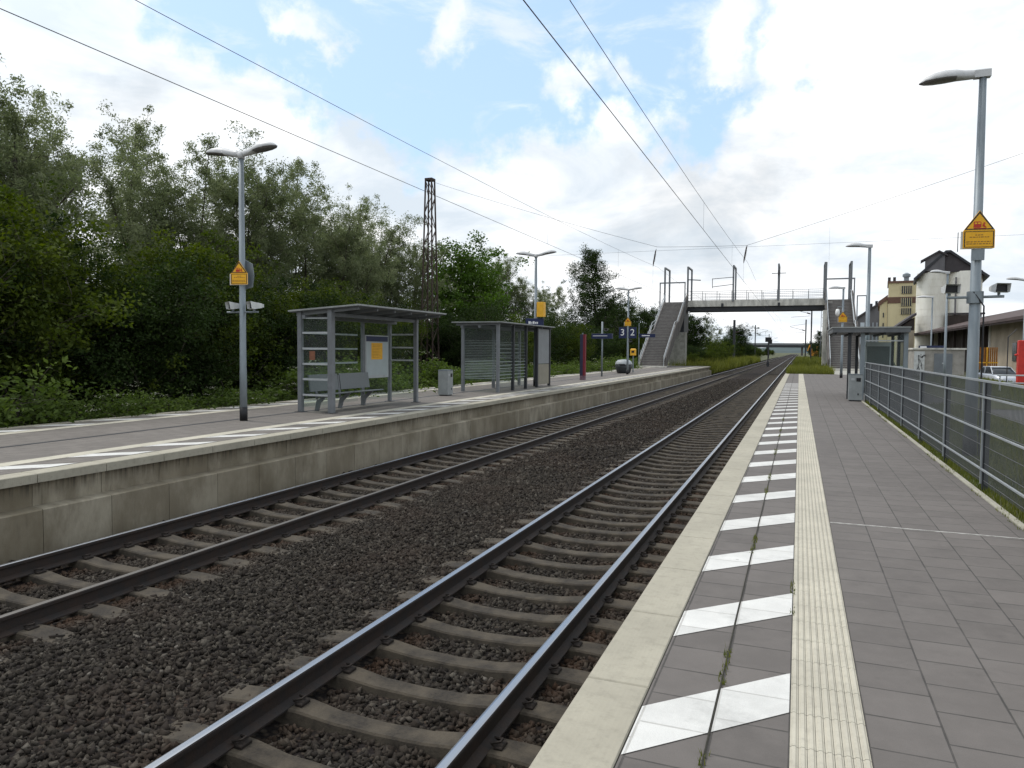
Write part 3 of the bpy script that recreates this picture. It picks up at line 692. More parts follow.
def speaker(parent, x, y, z, rz=0, s=1.0):
    mb = MB()
    mb.add([(-.07, .22, -.045), (.07, .22, -.045), (.07, .22, .06), (-.07, .22, .06), (-.14, 0, -.085), (.14, 0, -.085), (.14, 0, .085), (-.14, 0, .085), (-.155, -.06, -.07), (.155, -.06, -.07), (.155, -.09, .10), (-.155, -.09, .10)],
           [(0, 1, 2, 3), (0, 4, 5, 1), (1, 5, 6, 2), (2, 6, 7, 3), (3, 7, 4, 0), (4, 8, 9, 5), (5, 9, 10, 6), (6, 10, 11, 7), (7, 11, 8, 4)])
    mb.box(-.05, .05, .2, .27, -.03, .045)
    o = mb.build('loudspeaker', plastic, parent); o.location = (x, y, z); o.rotation_euler = (0, 0, rz); o.scale = (s, s, s)
    h = MB(); h.add([(-.135, -.005, -.075), (.135, -.005, -.075), (.135, -.005, .075), (-.135, -.005, .075)], [(0, 1, 2, 3)])
    h.build('horn_mouth', black, o, fixn=False)
    br = MB(); br.bar((0, .05, -.06), (0, .05, -.13), .03, .05); br.build('speaker_bracket', galv, o)
    return o
LG = 'tall platform lamps along both platforms'
def lamp(x, y, label, H=5.75, heads=((math.pi, .06),), r0=.095, r1=.055, z0=0, base=True, grp=LG, hl=.86):
    t = empty('platform_lamp', (x, y, z0)); tag(t, label, 'street lamp', grp)
    mb = MB(); mb.tube([(0, 0, 0), (0, 0, 1.1), (0, 0, 1.12), (0, 0, H - .05)], [r0, r0 * .97, r0 * .92, r1], 14); mb.build('pole', galv, t, True)
    if base: MB().tube([(0, 0, 0), (0, 0, .3)], [r0 + .006, r0 + .006], 14).build('base_sleeve', black, t, True)
    for a, tl in heads:
        h = lamp_head(MB(), a, tl, hl).build('lamp_head', [plastic_head, lens], t, True); h.location = (0, 0, H)
    if len(heads) == 1:
        MB().box(-.12, .10, -.06, .06, H - .055, H + .065, 0, .015).build('head_clamp', plastic_head, t)
    else: MB().tube([(0, 0, H - .08), (0, 0, H + .05)], r1 + .02, 12).build('head_clamp', plastic_head, t, True)
    return t
plastic_head = M('lamp_housing', (.50, .50, .50), .5, .1, .12, 5)

# near platform, first lamp: warning sign, two loudspeakers
l = lamp(2.5, 13.12, 'tall grey lamp post behind the mesh fence with a yellow warning sign and two loudspeakers', 5.82, ((math.pi, -.05),), .092, .05)
MB().box(-.085, .085, -.105, -.06, 3.0, 3.5).build('sign_clamp', galv, l)
warning_sign(l, 3.18, -.125, .43, R(8))
MB().tube([(-.38, 0, 2.44), (.38, 0, 2.45)], .022, 8).build('speaker_arm', galv, l)
MB().tube([(0, 0, 2.35), (0, 0, 2.53)], .115, 14).build('arm_clamp', galv, l)
speaker(l, -.33, -.02, 2.57, R(22), .75); speaker(l, .33, -.02, 2.57, R(26), .75)
MB().tube([(-.04, -.1, 2.52), (.1, -.11, 2.3), (.1, -.105, .0)], .012, 6).build('cable', black, l)
l = lamp(2.45, 31.6, 'tall grey lamp post standing behind the near platform shelter', 5.7, ((math.pi, .04),), .09, .055)
l = lamp(2.45, 49.6, 'far lamp post near the right staircase with a yellow sign and a white dome camera', 5.55, ((math.pi, .0),), .08, .055)
warning_sign(l, 3.45, -.10, .5, 0)
d_ = MB(); d_.tube([(0, 0, 4.4), (-.3, 0, 4.4), (-.3, 0, 4.25)], .02, 6); d_.build('camera_arm', galv, l)
MB().lathe([(.02, .3), (.09, .28), (.13, .12), (.13, .0), (.10, -.1), (.02, -.15)], (-.3, 0, 3.97), 14).build('dome_camera', white, l, True)
# far platform lamps: twin heads
l = lamp(-11.25, 12.64, 'nearest twin headed lamp post on the far platform with a yellow warning sign', 5.72, ((math.pi, .12), (0, .12)), .078, .055, hl=.95)
warning_sign(l, 2.95, -.10, .38, R(14)); MB().prism([(.0, 2.86), (.2, 2.9), (.24, 3.15), (.2, 3.4), (.0, 3.5)], 'y', .085, .10).build('rear_sign', galv, l)
MB().tube([(-.42, 0, 2.36), (.42, 0, 2.36)], .02, 8).build('speaker_arm', galv, l)
speaker(l, -.25, -.08, 2.49, R(-30), .9); speaker(l, .30, -.05, 2.49, R(-30), .9)
l = lamp(-10.85, 30.4, 'second twin headed lamp post on the far platform carrying a dark blue station sign', 5.72, ((math.pi, .14), (0, .14)), .075, .055, hl=.95)
MB().box(.14, .46, -.25, .02, 3.04, 3.68, 0, .01).build('yellow_box', yellow2, l); MB().box(.05, .15, -.1, -.06, 3.2, 3.5).build('box_bracket', galv, l)
sgn = MB().box(-.42, .42, -.13, -.09, 2.60, 2.98, 0, .004).build('station_sign', signblue, l)
tb = MB(); x_ = -.28
for wl in (.16, .05, .12, .07, .09): tb.box(x_, x_ + wl * .7, -.134, -.1295, 2.74, 2.74 + (.11 if wl > .1 else .08)); x_ += wl * .7 + .025
tb.build('sign_lettering', white, sgn)
l = lamp(-10.72, 48.5, 'third twin headed lamp post on the far platform with track number signs 3 and 2', 5.66, ((math.pi, .1), (0, .1)), .075, .05, hl=.95)
warning_sign(l, 3.25, -.09, .45, 0)
def text_mesh(s, size, mat):
    cu = bpy.data.curves.new('t', 'FONT'); cu.body = s; cu.size = size; cu.align_x = 'CENTER'; cu.align_y = 'CENTER'; cu.extrude = .004
    o = bpy.data.objects.new('t', cu); col.objects.link(o); bpy.context.view_layer.update()
    me = bpy.data.meshes.new_from_object(o.evaluated_get(bpy.context.evaluated_depsgraph_get())); bpy.data.objects.remove(o)
    me.materials.clear(); me.materials.append(mat); me.name = 'numeral'; return me
lett = M('sign_white', (.8, .8, .8), .5, 0, .03)
for x0, ch in ((-.33, '3'), (.33, '2')):
    p = MB().box(x0 - .26, x0 + .26, -.12, -.08, 2.42, 3.16, 0, .004).build('track_number_sign', signblue, l)
    o = bpy.data.objects.new('numeral', text_mesh(ch, .62, lett)); col.objects.link(o); o.parent = p; o.location = (x0 * (1 if x0 > 0 else 1.05), -.126, 2.8); o.rotation_euler = (R(90), 0, 0)
speaker(l, .2, -.1, 2.25, 0, .8)
# lamps of the access road on the right
l = lamp(7.25, 44.8, 'slim lamp post behind the near platform fence in front of the silos', 5.95, ((math.pi, .08),), .07, .05, -.1, False, 'slim lamps along the access path')
l = lamp(9.4, 64, 'slim lamp post with a thin arm and a dark blue sign near the grey cabinet', 5.95, ((math.pi, .0),), .06, .05, -.1, False, 'slim lamps along the access path', 1.1)
p = MB().box(-.85, .95, -.1, -.05, 1.85, 2.25, 0, .004).build('direction_sign', signblue, l)
MB().box(-.25, .75, -.104, -.1005, 2.0, 2.07).build('sign_lettering', lett, p); MB().box(-.75, -.3, -.104, -.1005, 2.06, 2.2).build('sign_lettering', lett, p)
l = lamp(11.55, 48, 'lamp post at the right picture edge whose dark head reaches in above the shed roof', 5.75, ((math.pi, .1),), .07, .05, -.12, False, 'slim lamps along the access path', .95)

# ---- mesh fence of the near platform
fencebar = M('fence_rail_steel', (.30, .32, .33), .5, .2, .12, 5)
fn = empty('mesh_fence', (2.05, 0, 0)); tag(fn, 'grey steel mesh fence with pale rails along the near platform', 'fence')
ys = [2.6, 5.05, 7.5, 9.9, 12.3, 14.68, 17.1, 19.5, 21.9, 24.3, 26.1]
for y in ys:
    MB().box(-.03, .03, y - .02, y + .02, -.12, 1.24).build('fence_post', darksteel, fn)
    MB().box(-.05, -.031, y - .011, y + .011, .06, 1.255).build('cover_strip', fencebar, fn)
for z, w_ in ((1.262, .024), (1.075, .017), (.685, .017), (.235, .017)):
    MB().box(-.058, -.034, ys[0] - .05, ys[-1] + .05, z - w_ / 2, z + w_ / 2).build('fence_rail', fencebar, fn)
for a, b_ in zip(ys[:-1], ys[1:]):
    mb = MB(); y = a + .03
    while y < b_ - .02:
        mb.box(-.012, -.007, y - .0025, y + .0025, .06, 1.25); y += .045
    z = .1
    while z < 1.25: mb.box(-.018, -.013, a + .025, b_ - .025, z - .003, z + .003); z += .2
    mb.build('wire_panel', M('fence_wire', (.12, .125, .13), .5, .3, .1) if a < 3 else bpy.data.materials['fence_wire'], fn)

# ---- litter bins
def bin_(x, y, label, rz=0, s=1):
    t = empty('litter_bin', (x, y, 0), rz); tag(t, label, 'bin', 'grey litter bins'); t.scale = (s, s, s)
    mb = MB(); mb.box(-.2, .2, -.18, .18, .04, .86, 0, .012); mb.build('bin_body', M('bin_steel', (.30, .32, .32), .45, .3, .15, 4), t)
    MB().box(-.17, .17, -.15, .15, 0, .045).build('bin_base', black, t)
    MB().box(-.207, .207, -.187, .187, .862, .885).build('bin_lid', galv, t)
    MB().box(.02, .15, -.186, -.1795, .64, .76).build('bin_opening', black, t); MB().box(-.13, -.03, -.184, -.1805, .68, .75).build('bin_label', lightbar, t)
    MB().box(.06, .1, -.19, -.181, .2, .26).build('bin_lock', darksteel, t)
    return t
bin_(1.72, 26.2, 'grey metal litter bin at the end of the near platform fence')
bt = bin_(-11.29, 22.5, 'grey metal litter bin between the two shelters of the far platform', R(90))

# ---- shelters
SG = 'grey steel and glass waiting shelters'
def bars(mb, a, b_, zs, w_=.035):
    for z in zs: mb.bar((a[0], a[1], z), (b_[0], b_[1], z), .03, w_)
sh = empty('waiting_shelter', (-11.1, 17.1, 0)); tag(sh, 'open fronted grey shelter with a bench and a notice board on the far platform', 'shelter', SG)
def part(mb, name, mat, root, smooth=False):
    o = mb.build(name, mat); o.parent = root; o.matrix_parent_inverse = Matrix.Translation(-Vector(root.location)); return o
XB, XF, Y0, Y1 = -11.55, -10.65, 15.0, 19.25
for x, y, w_ in ((XB, Y0, .11), (XF, Y0, .12), (XB, Y1, .09), (XF, Y1, .11), (XB, 17.78, .08)):
    zt = 2.5 + (x + 11.55) * .07; part(MB().box(x - w_ / 2, x + w_ / 2, y - w_ / 2, y + w_ / 2, 0, zt), 'post', paintgrey, sh)
part(MB().box(XF - .09, XF + .01, Y0 + .09, Y0 + .16, 0, 2.5), 'post', paintgrey, sh)
mb = MB()
bars(mb, (XB + .06, Y0), (XF - .08, Y0), (.43, .82, 1.2, 1.58, 1.97), .05); bars(mb, (XB + .06, Y0), (XF - .08, Y0), (2.33,), .025); part(mb, 'end_rail', lightbar, sh)
mb = MB(); bars(mb, (XB, Y0 + .06), (XB, 17.5), (.82, 1.2, 1.58, 1.97), .045); part(mb, 'back_rail', lightbar, sh)
mb = MB(); bars(mb, (XB + .05, Y1), (XF - .06, Y1), (1.25, 1.63, 2.02), .045); part(mb, 'end_rail', lightbar, sh)
for q in (((XB + .055, Y0 + .018), (XF - .08, Y0 + .018)), ((XB + .018, Y0 + .06), (XB + .018, 17.5)), ((XB + .05, Y1 + .018), (XF - .06, Y1 + .018)), ((XB + .018, 17.6), (XB + .018, Y1 - .05))):
    (xa, ya), (xb, yb) = q; part(MB().quad((xa, ya, .12), (xb, yb, .12), (xb, yb, 2.36), (xa, ya, 2.36)), 'glass_pane', glass, sh)
# roof: falls towards the back
def roof(root, x0, z0, x1, z1, y0, y1, th=.05, nb=5, rib=True):
    part(MB().prism([(x0, z0), (x1, z1), (x1, z1 + th), (x0, z0 + th)], 'y', y0, y1), 'roof', roofgrey, root)
    mb = MB()
    mb.box(x1 + .001, x1 + .02, y0 - .02, y1 + .02, z1 + th - .025, z1 + th + .012); mb.box(x0 - .02, x0 - .001, y0 - .02, y1 + .02, z0 + th - .025, z0 + th + .012)
    for yy in (y0 - .02, y1 + .001): mb.prism([(x0, z0 + th - .025), (x1, z1 + th - .025), (x1, z1 + th + .012), (x0, z0 + th + .012)], 'y', yy, yy + .019)
    part(mb, 'roof_edge', roofedge, root)
    for i in range(nb):
        yy = y0 + .18 + (y1 - y0 - .36) * i / (nb - 1)
        part(MB().prism([(x0 + .1, z0 - .10 + .01), (x1 - .1, z1 - .07), (x1 - .1, z1 - .001), (x0 + .1, z0 + .005)], 'y', yy - .03, yy + .03), 'roof_beam', paintgrey, root)
    for xx in (x0 + .35, x1 - .9):
        zc = z0 + (z1 - z0) * (xx - x0) / (x1 - x0); part(MB().box(xx - .05, xx + .05, y0 + .1, y1 - .1, zc - .17, zc - .085), 'roof_beam', paintgrey, root)
roof(sh, -11.78, 2.475, -9.78, 2.60, 14.86, 19.48, .04, 6)
bd = part(MB().box(XB - .02, XB + .045, 17.85, 19.1, .74, 1.98), 'notice_board', lightbar, sh)
part(MB().box(XB + .046, XB + .05, 17.91, 19.04, .82, 1.78), 'board_glass', M('board_paper', (.40, .45, .46), .3, 0, .06), sh)
part(MB().box(XB + .0465, XB + .052, 17.89, 19.06, 1.80, 1.95), 'board_header', signblue, sh)
part(MB().box(XB + .0505, XB + .054, 18.15, 18.75, 1.28, 1.76), 'yellow_poster', yellow2, sh)
pm = MB(); rr = random.Random(8)
for i in range(9): pm.quad((XB + .056, 18.2, 1.33 + i * .045), (XB + .056, 18.2 + rr.uniform(.3, .48), 1.33 + i * .045), (XB + .056, 18.65, 1.34 + i * .045), (XB + .056, 18.2, 1.345 + i * .045))
part(pm, 'poster_lines', M('poster_ink', (.5, .24, .02), .6, 0, .1), sh)
for x, y in ((XF, Y0), (XF, Y1), (XB, Y0), (XB, Y1)): part(MB().box(x - .11, x + .11, y - .11, y + .11, .0, .012), 'base_plate', darksteel, sh)
st_ = MB(); st_.quad((XB + .25, Y0 - .003 + .018, 1.3), (XB + .42, Y0 + .015, 1.3), (XB + .42, Y0 + .015, 1.52), (XB + .25, Y0 + .015, 1.52)); part(st_, 'glass_sticker', M('faded_sticker', (.22, .09, .05), .6, 0, .3, 8), sh)
# bench: perforated steel seat and back on raked legs
bn = empty('bench', (-11.2, 16.4, 0)); tag(bn, 'grey perforated metal bench inside the open fronted shelter', 'bench')
perf = M('perforated_steel', (.17, .185, .19), .5, .3, .15, 40)
for ya, yb in ((15.15, 16.35), (16.45, 17.85)):
    part(MB().prism([(-11.40, .50), (-11.36, .50), (-11.42, .92), (-11.46, .92)], 'y', ya, yb), 'backrest', perf, bn)
    part(MB().prism([(-11.36, .43), (-10.93, .46), (-10.90, .44), (-10.92, .425), (-11.36, .40)], 'y', ya, yb), 'seat', perf, bn)
for yy in (15.4, 16.4, 17.5):
    mb = MB(); mb.prism([(-11.42, 0), (-11.32, 0), (-11.26, .2), (-11.02, .42), (-11.12, .42), (-11.36, .26)], 'y', yy - .03, yy + .03); part(mb, 'leg', paintgrey, bn)
    part(MB().bar((-11.36, yy, .3), (-11.44, yy, .88), .04, .05), 'back_support', paintgrey, bn)

# second shelter (enclosed)
s2 = empty('waiting_shelter', (-11.1, 28, 0)); tag(s2, 'long enclosed shelter with striped glass walls under a dark flat roof on the far platform', 'shelter', SG)
XB, XF = -11.85, -10.42; YS = [25.08, 26.6, 28.05, 29.4, 31.05]
for y in YS: part(MB().box(XF - .055, XF + .055, y - .055, y + .055, 0, 2.56), 'post', paintgrey if y < 26 else darksteel, s2)
for y in (25.08, 28.05, 31.05): part(MB().box(XB - .055, XB + .055, y - .055, y + .055, 0, 2.56), 'post', paintgrey, s2)
def striped(root, a, b_, z0, z1, off, zs):
    (xa, ya), (xb, yb) = a, b_
    part(MB().quad((xa, ya, z0), (xb, yb, z0), (xb, yb, z1), (xa, ya, z1)), 'glass_pane', glass_far, root)
    mb = MB()
    for z, h in zs:
        mb.quad((xa + off[0], ya + off[1], z), (xb + off[0], yb + off[1], z), (xb + off[0], yb + off[1], z + h), (xa + off[0], ya + off[1], z + h))
    part(mb, 'glass_stripes', M('stripe_film', (.28, .32, .30), .6, 0, .1) if 'stripe_film' not in bpy.data.materials else bpy.data.materials['stripe_film'], root)
zs = [(.5 + i * .062, .020 if i < 12 else .006) for i in range(24)]
striped(s2, (XB + .06, 25.08), (XF - .06, 25.08), .42, 2.5, (0, -.006), zs)
striped(s2, (XF, 25.14), (XF, 26.54), .15, 2.5, (.006, 0), zs[:24:2]); striped(s2, (XF, 26.66), (XF, 27.99), .15, 2.5, (.006, 0), zs[:24:2])
striped(s2, (XB, 25.14), (XB, 27.99), .4, 2.5, (.006, 0), zs[::2]); striped(s2, (XB, 28.11), (XB, 30.99), .4, 2.5, (.006, 0), [(z, .045) for z, h in zs[::3]])
part(MB().box(XF - .02, XF + .02, 29.47, 30.98, 1.0, 2.5), 'grey_panel', M('grey_panel', (.22, .23, .235), .6, 0, .1, 3), s2)
part(MB().box(XF - .02, XF + .02, 29.47, 30.98, .1, .98), 'beige_panel', M('beige_panel', (.25, .23, .18), .7, 0, .12, 3), s2)
roof(s2, -12.2, 2.58, -10.22, 2.58, 24.85, 31.2, .04, 6)

# near platform shelter
s3 = empty('waiting_shelter', (2.4, 29, 0)); tag(s3, 'small grey shelter with a thick flat roof beside the near platform fence', 'shelter', SG)
for x, y, w_, mt in ((1.58, 27.2, .11, darksteel), (1.98, 27.2, .13, galv), (3.27, 27.2, .13, galv), (2.05, 30.9, .1, darksteel), (3.27, 30.9, .1, darksteel), (3.27, 29.0, .09, darksteel)):
    part(MB().box(x - w_ / 2, x + w_ / 2, y - w_ / 2, y + w_ / 2, 0, 2.24), 'post', mt, s3)
mb = MB(); bars(mb, (2.05, 27.2), (3.2, 27.2), (1.98, 1.12), .04); part(mb, 'end_rail', lightbar, s3)
part(MB().quad((2.05, 27.22, .15), (3.2, 27.22, .15), (3.2, 27.22, 2.2), (2.05, 27.22, 2.2)), 'glass_pane', glass, s3)
part(MB().quad((3.27, 27.27, .15), (3.27, 30.85, .15), (3.27, 30.85, 2.2), (3.27, 27.27, 2.2)), 'glass_pane', glass, s3)
bd = part(MB().box(2.35, 3.22, 30.85, 30.92, 1.05, 1.98), 'notice_board', lightbar, s3); part(MB().box(2.40, 3.17, 30.84, 30.849, 1.1, 1.82), 'board_glass', M('dark_board', (.10, .115, .115), .3, 0, .06), s3)
part(MB().box(1.03, 3.36, 26.9, 31.2, 2.25, 2.40), 'roof', M('flat_roof', (.12, .125, .13), .6, .1, .2, 3), s3)
part(MB().box(1.01, 3.38, 26.88, 31.22, 2.402, 2.44), 'roof_edge', roofedge, s3)
for i in range(5): part(MB().box(1.1 + i * .5, 1.16 + i * .5, 27.0, 31.1, 2.18, 2.248), 'roof_beam', darksteel, s3)

# ---- information pillar, sign posts, grit bin on the far platform
ip = empty('information_pillar', (-10.8, 37.9, 0)); tag(ip, 'slim dark blue pillar with a red edge on the far platform', 'pillar')
MB().box(-.14, .03, -.12, .12, .24, 2.45, 0, .005).build('blue_face', M('pillar_blue', (.02, .022, .05), .5, 0, .1), ip); MB().box(.031, .14, -.12, .12, .24, 2.45, 0, .005).build('red_edge', M('pillar_red', (.16, .010, .02), .5, 0, .1), ip)
MB().box(-.135, .135, -.11, .11, 0, .239).build('plinth', M('pillar_base', (.16, .10, .12), .7, 0, .3, 9), ip); MB().box(-.05, .0, -.02, .02, 2.45, 2.53).build('lifting_eye', galv, ip)
ds = empty('departure_display', (-11.25, 43.7, 0)); tag(ds, 'dark blue departure board on a slim grey post on the far platform', 'departure board')
MB().tube([(0, 0, 0), (0, 0, 3.35)], .055, 10).build('post', galv, ds, True); dp = MB().box(-.64, .64, -.14, .14, 2.32, 2.62, 0, .01).build('display_case', signblue, ds)
MB().box(-.55, .35, -.144, -.1405, 2.47, 2.5).build('display_text', lett, dp); speaker(ds, .25, -.1, 2.86, R(30), .8)
gb = empty('grit_bin', (-11.55, 51.0, 0)); tag(gb, 'rounded dark grit bin with a pale sloping lid at the foot of the staircase', 'grit bin')
MB().lathe([(.40, 0), (.47, .05), (.58, .40), (.595, .62)], n=22).build('tub', M('grit_tub', (.035, .04, .043), .5, 0, .15, 4), gb, True)
MB().lathe([(.61, .622), (.61, .66), (.54, .82), (.40, .93), (.10, .97)], n=22).build('lid', M('grit_lid', (.34, .36, .37), .5, 0, .15, 4), gb, True)
MB().box(-.22, .22, -.64, -.58, .60, .66).build('handle', darksteel, gb)
tv_ = empty('ticket_validator', (-11.35, 53.2, 0)); tag(tv_, 'small yellow ticket machine on a post behind the grit bin', 'ticket machine')
MB().tube([(0, 0, 0), (0, 0, 1.3)], .05, 8).build('post', galv, tv_); MB().box(-.2, .2, -.12, .12, 1.25, 1.75, 0, .06).build('machine_case', yellow2, tv_)
MB().box(-.1, .1, -.13, -.121, 1.45, 1.6).build('ticket_slot', signblack, tv_)

# ================================================================== FOOTBRIDGE
fb = empty('footbridge', (-4.8, 86, 0)); tag(fb, 'concrete footbridge crossing both tracks with a staircase at each end', 'footbridge')
FZ, YA, YB_ = 7.2, 85.7, 88.5
part(MB().box(-14.7, 5.1, YA + .02, YB_ - .02, FZ - .25, FZ), 'deck', stairm, fb)
for ya, yb in ((YA - .14, YA), (YB_, YB_ + .14)): part(MB().box(-12.15, 2.55, ya, yb, FZ - .54, FZ + .18), 'parapet_beam', concpale, fb)
for ya, yb in ((YA + .1, YA + .55), (YB_ - .55, YB_ - .1)): part(MB().box(-12.15, 2.55, ya, yb, FZ - 1.04, FZ - .26), 'girder', darksteel, fb)
for x in (-8.2, -2.2): part(MB().box(x - .12, x + .12, YA - .3, YA - .142, FZ - .6, FZ - .2), 'insulator_bracket', darksteel, fb)
for yy in (YA - .07, YB_ + .07):
    x = -12.0
    while x < 2.5: part(MB().box(x - .025, x + .025, yy - .02, yy + .02, FZ + .181, FZ + 1.2), 'railing_post', paintgrey, fb); x += 1.6
    for z in (.45, .8, 1.2): part(MB().box(-12.1, 2.5, yy - .018, yy + .018, FZ + z - .02, FZ + z + .02), 'handrail', paintgrey, fb)
mw = MB(); x = -12.05
while x < 2.45: mw.box(x - .004, x + .004, YA - .052, YA - .046, FZ + .2, FZ + 1.18); x += .2
part(mw, 'railing_mesh', lightbar, fb)
for x, w_ in ((-14.65, .1), (-12.05, .1), (-7.05, .09), (-2.3, .09), (2.45, .14), (4.95, .1)):
    mb = MB(); z0 = FZ
    for yy in (YA - .2, YB_ + .2): mb.box(x - w_, x + w_, yy - .05, yy + .05, z0, 11.1)
    mb.box(x - w_, x + w_, YA - .25, YB_ + .25, 11.101, 11.25); part(mb, 'light_hoop', paintgrey, fb)
mb = MB(); mb.box(-3.0, -1.5, YA - .35, YA - .28, 10.15, 10.22); mb.tube([(-2.3, YA - .32, 10.0), (-2.3, YA - .32, 10.5)], .09, 8); part(mb, 'wire_bracket', darksteel, fb)
mb = MB()
mb.bar((-7.05, YA - .3, 9.1), (-9.3, YA - .4, 8.85), .06); mb.bar((-7.05, YA - .3, 9.9), (-9.3, YA - .4, 9.75), .06); mb.bar((-9.3, YA - .4, 8.7), (-9.3, YA - .4, 9.8), .06); part(mb, 'wire_bracket', darksteel, fb); mb = MB(); mb.bar((-12.0, YA - .3, 9.75), (-10.6, YA - .3, 9.65), .1); part(mb, 'wire_bracket', darksteel, fb)
def stair(x0, x1, solid_in, side):
    n = 44; tr_, rs_ = .29, FZ / 44; y = 71.5; z = 0; mb = MB(); nose = []
    poly = [(y, -.12)]
    for i in range(n):
        poly.append((y, z + rs_)); z += rs_; nose.append((y, z)); y += 1.45 if i == 21 else tr_; poly.append((y, z))
    yt = y; poly[-1] = (yt, z); poly += [(yt, z - .3)]
    poly += [(nose[22][0], nose[22][1] - .55), (nose[21][0], nose[21][1] - .55), (72.6, -.12)]
    ed = MB().prism(poly, 'x', x0 + .14, x1 - .14)
    lt = M('stair_nosing', (.34, .33, .31), .8, 0, .2, 6) if 'stair_nosing' not in bpy.data.materials else bpy.data.materials['stair_nosing']
    for (yy, zz_) in nose: ed.box(x0 + .15, x1 - .15, yy - .012, yy + .03, zz_ - .03, zz_ + .006, 1)
    part(ed, 'stair_flight', [stairm, lt], fb)
    ends = [(71.4, .0), (nose[21][0], nose[21][1]), (nose[22][0], nose[22][1]), (yt, FZ)]
    for xs, wall in ((x0, side < 0 and solid_in or side > 0 and 1), (x1 - .13, 1)):
        if wall:
            lo = [(a, max(b - .5, -.12)) for a, b in ends]; hi = [(a, b + .95) for a, b in ends]
            part(MB().prism(lo + hi[::-1], 'x', xs, xs + .13), 'stair_wall', concdark, fb)
        else:
            lo = [(a, max(b - .35, -.12)) for a, b in ends]; hi = [(a, b + .12) for a, b in ends]
            part(MB().prism(lo + hi[::-1], 'x', xs, xs + .13), 'stair_string', stairm, fb)
            for k in range(12):
                g = k / 11; j = int(g * 43); yy, zz_ = nose[j]; part(MB().bar((xs + .06, yy, zz_ + .1), (xs + .06, yy, zz_ + 1.02), .045), 'baluster', lightbar, fb)
    for xs in (x0 + .2, x1 - .2):
        for hz_ in (1.05, .7):
            mb = MB(); pts = [(xs, a, b + hz_) for a, b in ends]; pts[0] = (xs, 71.2, hz_ - .02); mb.tube(pts, .032, 6); part(mb, 'stair_handrail', lightbar, fb)
        part(MB().tube([(xs, 71.2, 0), (xs, 71.2, 1.05)], .032, 6), 'stair_handrail', lightbar, fb)
stair(-14.75, -12.0, 0, -1); stair(2.4, 5.15, 1, 1)
for xa, xb in ((-14.9, -11.9), (2.3, 5.3)): part(MB().box(xa, xb, 70.3, 71.45, -.4, .12), 'foot_slab', concpale, fb)
part(MB().box(-13.9, -12.1, 84.6, 86.0, -1.2, 3.75), 'pier', conc, fb); part(MB().box(-13.7, -12.3, 84.9, 88.2, 3.76, FZ - .26), 'pier_head', darksteel, fb)
part(MB().box(2.02, 2.38, 76, 76.6, -1.2, 5.6), 'stair_post', concpale, fb); part(MB().box(2.5, 3.15, 84.6, 86.0, -1.2, FZ - .26), 'pier', concpale, fb); part(MB().box(3.3, 5.0, 84.9, 88.2, 2.6, FZ - .26), 'pier_head', concdark, fb)
for xa, xb, yy, zb, zt in ((-14.75, -12.0, 83.0, 5.5, 9.15), (2.45, 5.1, 82.8, 5.5, 9.1)):
    mb = MB()
    for x in (xa, xb): mb.box(x - .06, x + .06, yy - .06, yy + .06, zb, zt)
    mb.box(xa - .06, xb + .06, yy - .06, yy + .06, zt + .001, zt + .14); part(mb, 'light_hoop', paintgrey, fb)
mb = MB()
for x in (5.1, 5.9): mb.box(x - .05, x + .05, 78.0, 78.1, 2, 7.0)
mb.box(5.05, 5.95, 78.0, 78.1, 7.001, 7.1); part(mb, 'light_hoop', paintgrey, fb)
bs_ = empty('direction_sign', (-14.2, 73.4, 0)); tag(bs_, 'small dark blue sign over the lower steps of the left staircase', 'sign')
MB().tube([(-.9, 0, 0), (-.9, 0, 4.4)], .05, 8).build('post', galv, bs_); p_ = MB().box(-.9, .75, -.06, 0, 2.95, 3.3, 0, .004).build('sign_plate', signblue, bs_); MB().box(-.6, .2, -.064, -.0605, 3.08, 3.17).build('sign_lettering', lett, p_)

# ================================================================== OVERHEAD LINE
def sagline(a, b_, sag, n=10):
    a, b_ = Vector(a), Vector(b_); return [a.lerp(b_, i / n) + Vector((0, 0, -4 * sag * (i / n) * (1 - i / n))) for i in range(n + 1)]
SP = [-25, 39.5, 104, 168, 232, 300, 370, 440]
def ohl(x, label, zc=4.97, zm=6.15):
    t = empty('overhead_line', (x, 39.5, 0)); tag(t, label, 'overhead wire', 'overhead lines above the two tracks')
    part(MB().tube([(x, -25, zc), (x, 104, zc), (x, 600, zc)], .0068 if x > -5 else .0052, 5), 'contact_wire', wirem, t)
    mb = MB(); dr = MB()
    for a, b_ in zip(SP[:-1], SP[1:]):
        mb.tube(sagline((x, a, zm), (x, b_, zm), .52, 12), .0055 if x > -5 else .0045, 5, cap=False)
        for k in range(1, 7):
            g = k / 7; zz_ = zm - 4 * .52 * g * (1 - g); yy = a + (b_ - a) * g
            if yy > 14: dr.tube([(x, yy, zc), (x, yy, zz_)], .003, 4)
    part(mb, 'messenger_wire', wirem, t); part(dr, 'dropper_wires', wirem, t)
ohl(-2.57, 'overhead line above the near track, steepest pair of wires'); ohl(-7.15, 'overhead line above the far track, long slanting pair of wires', 4.79, 6.06)
